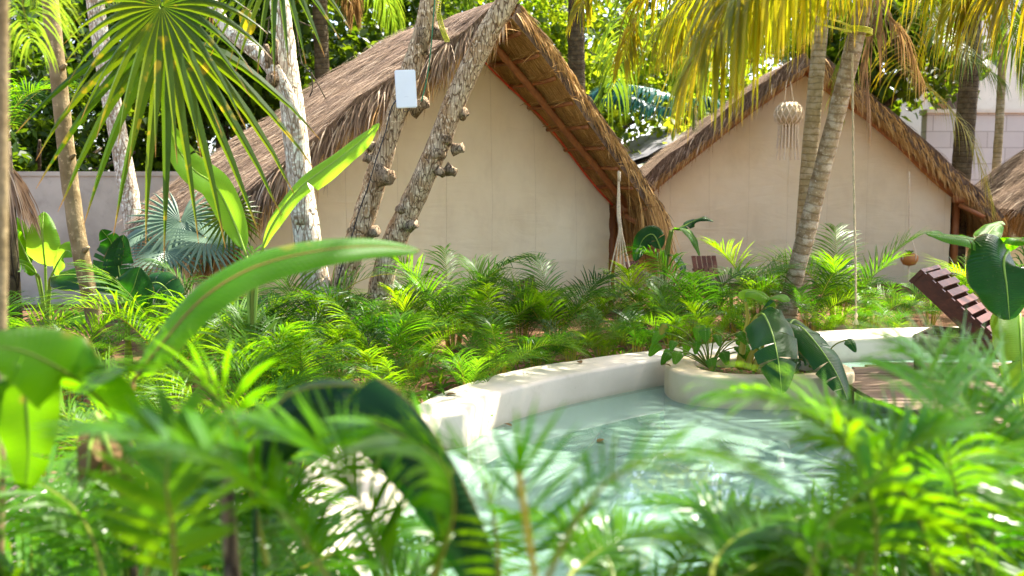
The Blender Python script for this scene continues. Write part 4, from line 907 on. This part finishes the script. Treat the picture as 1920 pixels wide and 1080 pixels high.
# ------------------------------------------------------------------ hedge of areca palms along the pool
HEDGE = [  # px, distance, scale, label
 (452, 8.3, 1.05, 'areca palm at the foot of the pale forked trunk, left side'), (520, 7.7, .85, 'areca palm nearest the hedge start below the narrow bright banana leaf'),
 (560, 8.6, 1.0, 'areca palm directly before the base of the forked tree'), (640, 8.0, .95, 'bright areca palm right of the forked tree base'),
 (700, 8.9, 1.05, 'areca palm at the base of the leaning speckled trunk'), (715, 7.6, .8, 'areca palm spilling over the pool corner'), (790, 9.2, .95, 'areca palm against the hut wall right of the leaning trunk'),
 (775, 8.2, .75, 'low areca palm with pale drooping tips over the rim'), (850, 9.8, .85, 'areca palm behind the drooping tips, close to the canvas'), (915, 9.3, .9, 'dark areca palm in shade before the middle of the large hut'),
 (975, 9.9, .85, 'areca palm before the hut wall, near the hidden chair'), (1040, 9.7, .95, 'sunlit grassy areca palm below the right half of the large hut'), (1110, 10.3, .75, 'small areca palm left of the rope hanger'),
 (1165, 10.0, .8, 'tall areca palm rising in front of the rope hanger'), (1200, 10.7, .9, 'areca palm under the shaggy eave'), (1255, 10.4, .8, 'areca palm with arching frond left of the planter'),
 (1310, 10.5, .95, 'feathery areca palm behind the left of the planter'), (1370, 10.9, .9, 'broad areca palm behind the planter plants'), (1420, 11.6, .9, 'areca palm just left of the leaning palm foot'),
 (1520, 10.9, .85, 'yellow areca palm right of the leaning palm foot'), (1570, 11.6, .95, 'areca palm behind the hanging rope end'), (1640, 11.2, .6, 'dense areca palm behind the far rim, right of the rope'),
 (1690, 11.8, .58, 'areca palm between the coconut pot and the lounger'), (1745, 11.5, .7, 'areca palm behind the raised lounger back'), (1800, 12.2, .85, 'areca palm glowing beyond the lounger slats'), (1870, 11.8, 1.1, 'areca palm behind the large right banana leaf')]
FRONT = [(880, 7.35, .62, 'low areca palm drooping onto the rim right of the pool corner'), (935, 7.95, .72, 'front row areca palm below the shaded dark one'), (1005, 8.35, .7, 'front row areca palm before the middle of the large hut, at the rim'),
 (1070, 8.75, .78, 'front row areca palm with yellow grassy leaflets at the rim'), (1130, 9.0, .7, 'front row areca palm below the small one left of the rope hanger'), (1195, 9.25, .75, 'front row areca palm below the rope hanger, on the rim edge'),
 (1262, 9.45, .72, 'front row areca palm left of the planter leaves'), (1330, 9.8, .78, 'front row areca palm just behind the planter, left half'), (1400, 10.2, .7, 'front row areca palm behind the planter banana stems'),
 (1545, 10.35, .6, 'low areca palm at the far rim below the yellow one'), (1610, 10.5, .62, 'low areca palm at the far rim beside the rope end'), (1675, 10.6, .62, 'low areca palm at the far rim left of the lounger'),
 (640, 6.7, .62, 'low areca palm outside the pool corner behind the dark arching leaf'), (735, 6.95, .62, 'low areca palm touching the pool corner')]
for i, (px, Y, sc, lb) in enumerate(HEDGE + FRONT):
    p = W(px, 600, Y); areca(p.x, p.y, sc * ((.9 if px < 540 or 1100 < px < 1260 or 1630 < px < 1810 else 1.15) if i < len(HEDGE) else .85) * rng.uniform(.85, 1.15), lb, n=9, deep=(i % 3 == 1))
# low groundcover leaves along the hedge foot
mb = MB(); rg = random.Random(21)
for _ in range(2600):
    i = rg.randrange(0, 78); m = V((*OUT[i % NL], 0)); dn = (m - cen).normalized(); p = m + dn * (abs(rg.gauss(0, .5)) + .04) + V((rg.gauss(0, .15), 0, 0))
    if rg.random() < .6: continue
    if p.y > 11.8: continue
    d = V((rg.gauss(0, 1), rg.gauss(0, 1), rg.uniform(.2, 2))).normalized(); strip(mb, p, d, rg.uniform(.06, .25), rg.uniform(.012, .03), V((0, -1, .5)), 1.2, 3, rg.random(), 0)
kind(mb.build('undergrowth', [M['areca']]), 'stuff')

# ------------------------------------------------------------------ banana plants
def banana(root, leaves, label, stem=None, group='banana plants', mats=None):
    root = V(root); o = thing('banana_plant', root, label, 'banana plant', group)
    sr = .42 if root.y < 8 else .8
    q = MB(); q.tube(catmull(stem if stem else [root, root + V((0, 0, .4))], 10), [sr * (.055 - .003 * i) for i in range(11)], 10, 0); local(q, root).build('stem', M['bark_dark' if root.y < 3 else 'stem'], o, True)
    for L in leaves:
        l, hw, up, mt = L[:4]; kw = L[4] if len(L) > 4 else {}
        q = MB(); banana_leaf(q, Ws(l), hw, rng, kw.get('fold', .2), up, kw.get('tears', 4), wave=kw.get('wave', .02), droop=kw.get('droop', .12), ribr=kw.get('rib', .010), tip=kw.get('tip', .75), gap=kw.get('gap', .012))
        q.tube(catmull([root + V((0, 0, kw.get('h', .3))), (root + V((0, 0, .5))) * .35 + W(*l[0]) * .65 + V((0, 0, .02)), W(*l[0])], 8), .006 if root.y < 3 else .013, 6, 1)
        local(q, root).build(kw.get('name', 'leaf'), BM(mt, kw.get('ribm', 'midrib')), o, True)
    return o
r_ = W(470, 640, 6.8); r_.z = 0
banana(r_, [([(488, 478, 6.7), (512, 420, 6.6), (560, 355, 6.5), (625, 305, 6.4), (680, 262, 6.3), (712, 232, 6.2)], .095, (-.5, -.8, .5), 'banana_bright', dict(tears=1, fold=.3, tip=.85, wave=.01)),
            ([(462, 480, 6.7), (440, 420, 6.7), (405, 350, 6.6), (365, 320, 6.5), (335, 280, 6.5), (312, 225, 6.5)], .11, (.4, -.9, .4), 'banana_bright', dict(tears=1, fold=.25, tip=.85, wave=.015))],
       'banana plant with two narrow bright leaves crossing below the big fan leaf', [r_, W(474, 560, 6.75), W(478, 480, 6.7)])
r_ = W(90, 640, 9.2); r_.z = 0
banana(r_, [([(85, 500, 9.1), (82, 470, 9.0), (80, 430, 9.0), (82, 397, 9.1)], .15, (.1, -1, .2), 'banana_bright', dict(tears=0, tip=.6)),
            ([(100, 510, 9.0), (110, 490, 8.9), (125, 470, 8.8), (140, 480, 8.7)], .12, (0, -1, .6), 'banana_bright', dict(tears=0)),
            ([(70, 515, 9.0), (40, 495, 8.9), (0, 505, 8.8), (-30, 530, 8.7)], .12, (0, -.6, 1), 'banana', {}),
            ([(95, 520, 9.0), (130, 515, 8.8), (180, 520, 8.7), (215, 545, 8.6)], .16, (0, -.8, 1), 'banana_deep', dict(tears=2)),
            ([(60, 500, 9.2), (30, 440, 9.2), (15, 430, 9.1), (12, 470, 9.0)], .13, (.3, -1, .3), 'banana', dict(tears=2))],
       'young banana plant with an upright paddle leaf before the grey wall')
r_ = W(240, 640, 8.4); r_.z = 0
banana(r_, [([(235, 560, 8.4), (228, 530, 8.3), (222, 490, 8.3), (232, 440, 8.3)], .14, (.3, -1, .2), 'banana_deep', dict(tears=5)), ([(240, 580, 8.3), (240, 560, 8.0), (250, 540, 7.9), (262, 500, 7.9)], .2, (.2, -1, .3), 'banana_deep', dict(tears=0)),
            ([(250, 560, 8.4), (290, 530, 8.3), (320, 550, 8.2), (340, 590, 8.1)], .14, (0, -1, .7), 'banana_deep', {}), ([(225, 560, 8.4), (200, 500, 8.3), (210, 460, 8.3), (190, 430, 8.2)], .12, (0, -1, .4), 'banana_deep', dict(tears=5)),
            ([(230, 590, 8.2), (180, 590, 8.0), (130, 600, 7.9), (90, 630, 7.8)], .13, (0, -.5, 1), 'banana', {})],
       'dark banana plant with torn leaves to the right of the slim trunk')
r_ = W(1243, 640, 12.0); r_.z = 0
banana(r_, [([(1262, 430, 12.0), (1280, 425, 11.9), (1300, 415, 11.9), (1320, 408, 11.8), (1338, 415, 11.8)], .07, (0, -.5, 1), 'banana_deep', dict(tears=1)), ([(1262, 430, 12.0), (1285, 430, 11.8), (1302, 450, 11.7), (1312, 480, 11.7)], .09, (.5, -.6, .6), 'banana', dict(tears=1)),
            ([(1252, 480, 12.0), (1266, 480, 11.9), (1280, 500, 11.8), (1285, 520, 11.8)], .09, (.5, -.6, .6), 'banana_deep', dict(tears=4)), ([(1240, 470, 12.0), (1225, 440, 12.1), (1205, 450, 12.1), (1190, 490, 12.1)], .13, (-.2, -1, .4), 'banana_deep', dict(tears=1))],
       'thin banana plant under the shaggy eave between the two large huts', [r_, W(1243, 540, 12), W(1248, 480, 12), W(1258, 432, 12)])
r_ = W(1880, 720, 6.6); r_.z = .0
r_ = V((3.75, 7.9, .07)); r_.x = W(1905, 600, 7.0).x; r_.y = 7.0
banana(r_, [([(1870, 480, 7.0), (1840, 455, 6.9), (1800, 445, 6.8), (1735, 438, 6.7)], .10, (-.2, -.6, 1), 'banana', dict(tears=3, droop=.2)), ([(1872, 478, 7.0), (1850, 450, 7.1), (1860, 430, 7.2), (1880, 415, 7.3)], .09, (0, -.6, 1), 'banana', dict(tears=2)),
            ([(1872, 478, 7.0), (1890, 450, 6.9), (1910, 448, 6.8), (1945, 455, 6.7)], .10, (.1, -.5, 1), 'banana', dict(tears=2)),
            ([(1890, 470, 6.9), (1882, 490, 6.75), (1888, 540, 6.7), (1893, 600, 6.7)], .25, (.05, -1, .1), 'banana_deep', dict(tears=0, tip=.6, rib=.014)), ([(1912, 590, 6.9), (1913, 620, 6.8), (1916, 680, 6.7), (1918, 770, 6.7)], .21, (.05, -1, .1), 'banana_bright', dict(tears=1, tip=.5, rib=.014))],
       'large banana plant at the right edge with broad ribbed leaves', [r_, W(1905, 640, 7.0), W(1895, 540, 7.0), W(1872, 478, 7.0)])
# near banana plant at left
r_ = W(235, 1040, 2.75); r_.z = 0
banana(r_, [([(250, 715, 2.7), (300, 650, 2.7), (380, 560, 2.7), (480, 500, 2.75), (600, 470, 2.8), (700, 462, 2.85), (790, 470, 2.9)], .068, (-.35, -.75, .6), 'banana', dict(tears=0, fold=.15, tip=.62, rib=.006, ribm='midrib_red', wave=0)),
            ([(232, 800, 2.4), (180, 740, 2.3), (110, 690, 2.2), (30, 655, 2.15), (-60, 650, 2.1)],   .10, (-.25, -.85, .6), 'banana', dict(tears=2, fold=.05, tip=.5, rib=.006, ribm='stem')),
            ([(180, 775, 2.55), (200, 830, 2.5), (225, 900, 2.5), (245, 960, 2.5)], .055, (.2, -1, .1), 'banana_dead', dict(tears=3, fold=-.7, wave=.06, rib=.008, name='dead_leaf')),
            ([(190, 780, 2.6), (170, 830, 2.55), (165, 880, 2.5), (150, 920, 2.5)], .05, (.2, -1, .1), 'banana_dead', dict(tears=2, fold=-.5, wave=.06, rib=.008, name='dead_leaf'))],
       'blurred banana plant close to the camera at the left, with withered brown leaves', [r_, W(240, 900, 2.72), W(225, 790, 2.7), W(200, 760, 2.7)])
r_ = W(-40, 1000, 2.3); r_.z = 0
banana(r_, [([(10, 680, 2.45), (40, 690, 2.4), (50, 760, 2.4), (54, 840, 2.4), (48, 925, 2.4)], .085, (.1, -1, .2), 'banana', dict(tears=1, tip=.55, rib=.005))],
       'blurred banana leaf hanging vertically at the far left edge', [r_, W(-40, 850, 2.3), W(-20, 700, 2.3)])
# big dark leaf arching down across the pool edge
r_ = W(470, 1080, 2.0); r_.z = 0
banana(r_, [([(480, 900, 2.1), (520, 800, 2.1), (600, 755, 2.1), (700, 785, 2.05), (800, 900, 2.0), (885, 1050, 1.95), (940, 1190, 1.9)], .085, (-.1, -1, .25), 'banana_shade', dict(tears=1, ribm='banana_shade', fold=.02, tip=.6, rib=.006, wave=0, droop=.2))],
       'dark blurred banana leaf arching across the near pool corner', [r_, W(430, 1000, 2.1), W(430, 900, 2.1)])

# near trunk at far left edge and shaggy dry skirt beside it
q = MB(); P_ = catmull(Ws([(-8, 1150, 2.6), (-6, 900, 2.6), (-2, 600, 2.6), (0, 300, 2.6), (2, 0, 2.6), (4, -200, 2.6)]), 30); P_[0].z = -.05
o = thing('slim_trunk', P_[0], 'blurred dark trunk sliced by the left edge of the picture', 'tree'); q.tube(P_, .021, 10, 0, .1); local(q, P_[0]).build('trunk', M['bark_smooth'], o, True)
q = MB(); frond_spine(q, [P_[-1] - P_[0], W(40, -30, 3.8) - P_[0], W(45, 20, 4.6) - P_[0], W(60, 80, 5) - P_[0]], 26, .38, .014, rng, droop=2.5, segs=5, stem=.008); q.build('frond', [M['coco_green'], M['stem']], o)
q = MB(); rg = random.Random(9); c = W(8, 330, 8.8)
for _ in range(260):
    a = rg.uniform(0, 6.28); strip(q, V((math.cos(a) * .05, math.sin(a) * .05, c.z + rg.uniform(-.1, .1))), V((math.cos(a), math.sin(a), -1.4)).normalized(), rg.uniform(.3, .6), .014, V((0, -1, 0)), 1.5, 3, rg.random(), 0)
o = thing('skirted_palm', (c.x, c.y, 0), 'short palm with a pinkish dry skirt at the left edge before the wall', 'palm'); q.build('dry_skirt', M['straw_grey'], o); q = MB(); q.tube([(0, 0, -.05), (0, 0, c.z), (0, 0, c.z + .3)], [.1, .08, .07], 9, 0, .1); q.build('trunk', M['bark_dark'], o, True)
for k in range(8): inst('frond', rng.choice(ARECA), o, (0, 0, c.z + .2), k * .8 + 2, .8)
# mid left shrubs
for (px, Y, sc, lb) in ((20, 8.0, .9, 'areca palm at the left edge below the shaggy skirt'), (130, 7.2, .8, 'areca palm at the foot of the slim brown trunk, left side'), (330, 7.4, 1.15, 'areca palm with long pale fronds below the silvery fan palm'),
                        (395, 8.6, 1.0, 'areca palm between the silvery fan palm and the forked tree'), (270, 6.2, .8, 'areca palm right of the slim trunk base'), (60, 5.4, .75, 'areca palm in the middle left behind the near banana leaf'), (400, 5.6, .85, 'areca palm in the middle left behind the long banana leaf'),
                        (480, 6.4, .85, 'areca palm left of the pool corner'), (560, 6.6, .75, 'areca palm crowding the outside of the pool corner'), (180, 4.6, .7, 'areca palm behind the withered banana leaves')):
    p = W(px, 600, Y); areca(p.x, p.y, sc, lb, n=11)

# ------------------------------------------------------------------ blurred areca palms in the foreground
FG = 'blurred areca palms in the foreground'
kw = dict(n=26, ll=.36, wd=.024, pet=.12, vang=.3, droop=.6, segs=5, stem=.006)
def K(**a): d = dict(kw); d.update(a); return d
areca(-1.05, 2.75, .95, 'foreground areca palm at the lower left behind the withered leaves', 9, True, group=FG)
areca(-1.35, 1.95, .72, 'foreground areca palm in the bottom left corner', 8, True, group=FG)
areca(-.62, 2.5, 1.0, 'tallest foreground areca palm, left of the dark arching leaf', 10, True, group=FG,
      extra=[(Ws([(520, 1060, 2.4), (480, 900, 2.4), (420, 760, 2.35), (330, 700, 2.3), (220, 700, 2.2)]), K(ll=.32)), (Ws([(500, 1060, 2.1), (470, 860, 2.1), (540, 740, 2.1), (680, 722, 2.1), (800, 735, 2.1)]), K(ll=.17, n=13, wd=.016, vang=1.25, droop=0, am=(80, 60), pet=.5, pr=lambda u: 1))])
areca(-.68, 1.75, .62, 'foreground areca palm whose pale shining leaflets catch the sun at the lower left', 6, True, group=FG,
      extra=[(Ws([(330, 1120, 1.75), (325, 1000, 1.75), (312, 900, 1.75), (330, 790, 1.8)]), K(ll=.17, n=14, vang=.0, droop=.2)), (Ws([(640, 1120, 1.7), (520, 950, 1.7), (380, 850, 1.7), (180, 800, 1.7)]), K(ll=.2))])
areca(-.28, 1.7, .42, 'foreground areca palm over the near end of the rim', 5, True, group=FG, extra=[(Ws([(740, 1120, 1.8), (700, 1000, 1.8), (640, 880, 1.8), (520, 800, 1.8)]), K(ll=.22)), (Ws([(800, 1120, 1.8), (850, 960, 1.8), (820, 860, 1.8), (700, 790, 1.8)]), K(ll=.22))])
o = areca(.02, 1.55, .5, 'foreground areca palm with upright dark leaflets over the pool', 4, True, group=FG,
      extra=[(Ws([(1000, 1140, 1.6), (1090, 960, 1.6), (1190, 870, 1.6), (1330, 850, 1.6), (1440, 900, 1.6)]), K(ll=.16, n=24, wd=.014)), (Ws([(940, 1140, 1.9), (930, 1000, 1.9), (905, 900, 1.9), (850, 830, 1.9)]), K(ll=.14, n=16, wd=.014))])
def blades(o, stem, bl, Y, wd, mat='areca_near'):
    q = MB(); bs_ = o.location; q.tube([W(x, y, Y) - bs_ for x, y in stem], .006, 6, 1)
    for x0, y0, x1, y1 in bl:
        a, b = W(x0, y0, Y) - bs_, W(x1, y1, Y - .12 + .24 * rng.random()) - bs_; d = (b - a); strip(q, a, d.normalized(), d.length, wd, V((rng.gauss(0, .3), -1, .2)).normalized(), .12, 6, rng.random() * .5, 0)
    q.build('frond', [M[mat], M['stem_yellow']], o)
blades(o, [(1012, 1140), (990, 1000), (972, 885)], [(972, 890, 1005, 742), (974, 895, 1058, 748), (980, 930, 1085, 785), (986, 965, 1112, 830), (992, 1000, 1150, 862), (1000, 1035, 1165, 905), (1006, 1070, 1145, 955), (972, 885, 968, 760), (974, 900, 925, 800), (982, 940, 900, 860), (990, 990, 890, 930), (1000, 1040, 905, 990)], 1.62, .013)
areca(.42, 1.6, .42, 'foreground areca palm low in the bottom middle', 7, True, group=FG)
areca(.88, 2.0, .66, 'foreground areca palm whose frond sweeps left over the planter front', 6, True, group=FG,
      extra=[(Ws([(1640, 1120, 2.0), (1640, 960, 2.0), (1590, 840, 2.0), (1500, 770, 2.0), (1380, 740, 2.0)]), K(ll=.26, droop=.9)), (Ws([(1500, 1120, 1.8), (1560, 980, 1.8), (1680, 860, 1.8), (1740, 820, 1.8)]), K(ll=.2, n=18))])
areca(1.35, 2.2, .9, 'foreground areca palm with white glinting leaflets before the lounger', 8, True, group=FG,
      extra=[(Ws([(1850, 1120, 2.2), (1800, 950, 2.2), (1770, 820, 2.2), (1740, 690, 2.25)]), K(ll=.30, n=26, droop=.9, am=(75, 38), wd=.013, vang=.1)), (Ws([(1760, 1120, 2.1), (1720, 960, 2.1), (1640, 860, 2.1), (1560, 830, 2.1)]), K(ll=.25))])
areca(1.75, 2.4, .95, 'foreground areca palm in the right corner', 10, True, group=FG, azs=(1.5, 4.6))
areca(1.15, 1.65, .62, 'foreground areca palm with orange stems at the bottom right', 8, True, group=FG)
areca(1.5, 3.1, .8, 'areca palm behind the foreground ones at the right, beside the deck', 9, True, group=FG)
areca(2.35, 3.3, .95, 'areca palm at the right edge below the large banana leaves', 9, True, group=FG)

o = thing('broadleaf_tree', (6.4, 6.2, 0), 'unseen tree right of the pool, added to dapple the water and the near palms', 'tree', 'unseen trees added to shade the pool')  # out-of-view tree, added to throw dappled shade on pool, rim and near palms
q = MB(); q.tube(catmull([(0, 0, -.1), (-.1, 0, 2), (-.4, .1, 4), (-1.2, .3, 5.2)], 12), [.2 - .01 * i for i in range(13)], 10, 0, .1)
for e in ((-4.2, -2.6, 5.4), (-2.4, 1.3, 5.8), (-5.2, -1.4, 5.6), (-6.6, -3.0, 5.6)): q.tube(catmull([(-.3, .1, 3.7), V((-.3, .1, 3.7)).lerp(V(e), .5) + V((0, 0, .5)), e], 8), [.1 - .008 * i for i in range(9)], 7, 0, .1)
q.build('trunk', M['bark_dark'], o, True)
leafy(o, o.location, [(2.7, 3.1, 5.4), (1.2, 3.2, 5.1), (3.6, 7.2, 5.6), (4.4, 8.0, 5.8), (4.2, 6.4, 5.5), (3.0, 6.6, 5.9), (2.2, 5.2, 5.6), (1.9, 9.3, 5.3), (1.1, 8.1, 5.1)], M['bg2'], 75, 11, .2, .9)
areca(-1.75, 3.2, .95, 'foreground areca palm behind the far left hanging leaf', 9, True, group=FG)
areca(-.95, 2.2, .8, 'foreground areca palm under the long blurred banana leaf', 9, True, group=FG)
areca(-1.3, 3.9, .85, 'areca palm further back in the lower left, half lit', 10, True, group=FG)
areca(.78, 1.62, .55, 'foreground areca palm in the bottom centre right', 8, True, group=FG)
areca(1.62, 1.95, .85, 'foreground areca palm filling the bottom right corner', 10, True, group=FG)
areca(1.95, 2.8, 1.0, 'foreground areca palm rising at the right edge below the banana', 10, True, group=FG)
areca(1.2, 2.75, .72, 'foreground areca palm between the glinting one and the deck', 9, True, group=FG)

for i, (x, y, sc, lb) in enumerate(((1.05, 2.15, .72, 'foreground areca palm beside the glinting one, nearer the pool'), (1.5, 2.45, .95, 'foreground areca palm with broad arching fronds below the lounger'),
    (-.82, 2.05, .78, 'foreground areca palm left of the near rim, in half shade'), (-1.15, 2.35, .85, 'foreground areca palm behind the bottom left corner one'), (1.35, 1.75, .75, 'foreground areca palm lowest in the bottom right'),
    (-.5, 1.5, .5, 'foreground areca palm nearest the camera at the bottom left'), (.75, 1.45, .48, 'foreground areca palm nearest the camera at the bottom right'))):
    areca(x, y, sc, lb, 11, True, group=FG)

for i, (px, py, z, a, lb) in enumerate(((835, 742, .157, .4, 'curled brown fallen leaf on the pool rim near the corner'), (1090, 682, .157, 1.9, 'small brown fallen leaf on the sunlit curve of the rim'), (1258, 688, .156, 2.6, 'reddish fallen leaf on the left end of the planter rim'),
    (700, 880, .157, 1.1, 'brown fallen leaf on the near part of the rim'), (1120, 830, -.085, .9, 'single dry leaf floating on the open pool water'), (960, 800, -.085, 2.4, 'dry leaf floating near the dark upright palm leaflets'))):
    p = G(px, py, z); o = thing('fallen_leaf', p, lb, 'leaf', 'fallen leaves round the pool'); q = MB(); d = V((math.cos(a), math.sin(a), .1))
    banana_leaf(q, [V((0, 0, .004)), d * .04 + V((0, 0, .012)), d * .08], .022, rng, .35, (0, 0, 1), 0, wave=0, N=8, ribr=.0015, tip=.8); q.build('blade', BM('banana_dead', 'banana_dead'), o, True)

TF = (([(900, 1150), (870, 1040), (800, 980), (700, 990)], 2.1, .15), ([(1150, 1150), (1140, 1050), (1070, 990), (970, 970)], 2.2, .16), ([(1240, 1150), (1290, 1040), (1400, 980), (1520, 960)], 2.1, .17), ([(1420, 1150), (1400, 1030), (1330, 960), (1220, 940)], 2.2, .17),
      ([(1600, 1150), (1640, 990), (1740, 890), (1870, 840)], 2.2, .3), ([(1700, 1150), (1660, 930), (1570, 810), (1450, 745)], 2.3, .22), ([(1850, 1150), (1860, 900), (1800, 740), (1700, 650)], 2.4, .34), ([(1930, 1150), (1950, 900), (1910, 760), (1840, 680)], 2.5, .34),
      ([(600, 1150), (560, 960), (450, 830), (330, 780)], 2.3, .28), ([(420, 1150), (440, 960), (540, 840), (660, 800)], 2.4, .28), ([(200, 1150), (160, 980), (60, 900), (-40, 880)], 2.3, .28), ([(260, 1150), (330, 950), (460, 860), (600, 850)], 2.2, .26),
      ([(1330, 1150), (1350, 1040), (1420, 990), (1520, 990)], 2.0, .2), ([(1060, 1150), (1090, 1060), (1180, 1010), (1290, 1010)], 2.0, .18), ([(1620, 1150), (1560, 1030), (1480, 970), (1390, 960)], 2.1, .18), ([(1760, 1150), (1760, 960), (1690, 840), (1600, 790)], 2.3, .3))
LBL = ('arching left over the near rim', 'low over the pool, arching left', 'arching right in the bottom centre', 'arching left in the bottom centre', 'reaching right below the lounger', 'sweeping left before the planter', 'tall before the deck, arching left', 'tallest at the right edge',
       'arching left under the long banana leaf', 'arching right below the hedge', 'in the bottom left corner, arching left', 'arching right at the lower left', 'lowest at the bottom, right of centre', 'lowest at the bottom centre', 'leaning left over the pool from the lower right', 'before the wooden deck edge')
for k, (sp4, Y, ll) in enumerate(TF):
    a = W(*sp4[0], Y); ex = []
    for dx, dz, f in ((0, 0, 1), (rng.uniform(-60, 60), rng.uniform(30, 90), .85)):
        ex.append(([V((a.x, Y, .1))] + [W(x + dx * q, y + dz, Y + .08 * q) for q, (x, y) in enumerate(sp4)], K(ll=ll * f, n=34, wd=.0125, pet=.42, droop=.8, vang=rng.uniform(.1, .6), z0=rng.choice([0, .1, .3]), segs=6, stem=.007)))
    areca(a.x, Y, .8, 'blurred foreground palm frond ' + LBL[k], 3, False, group=FG, extra=ex)
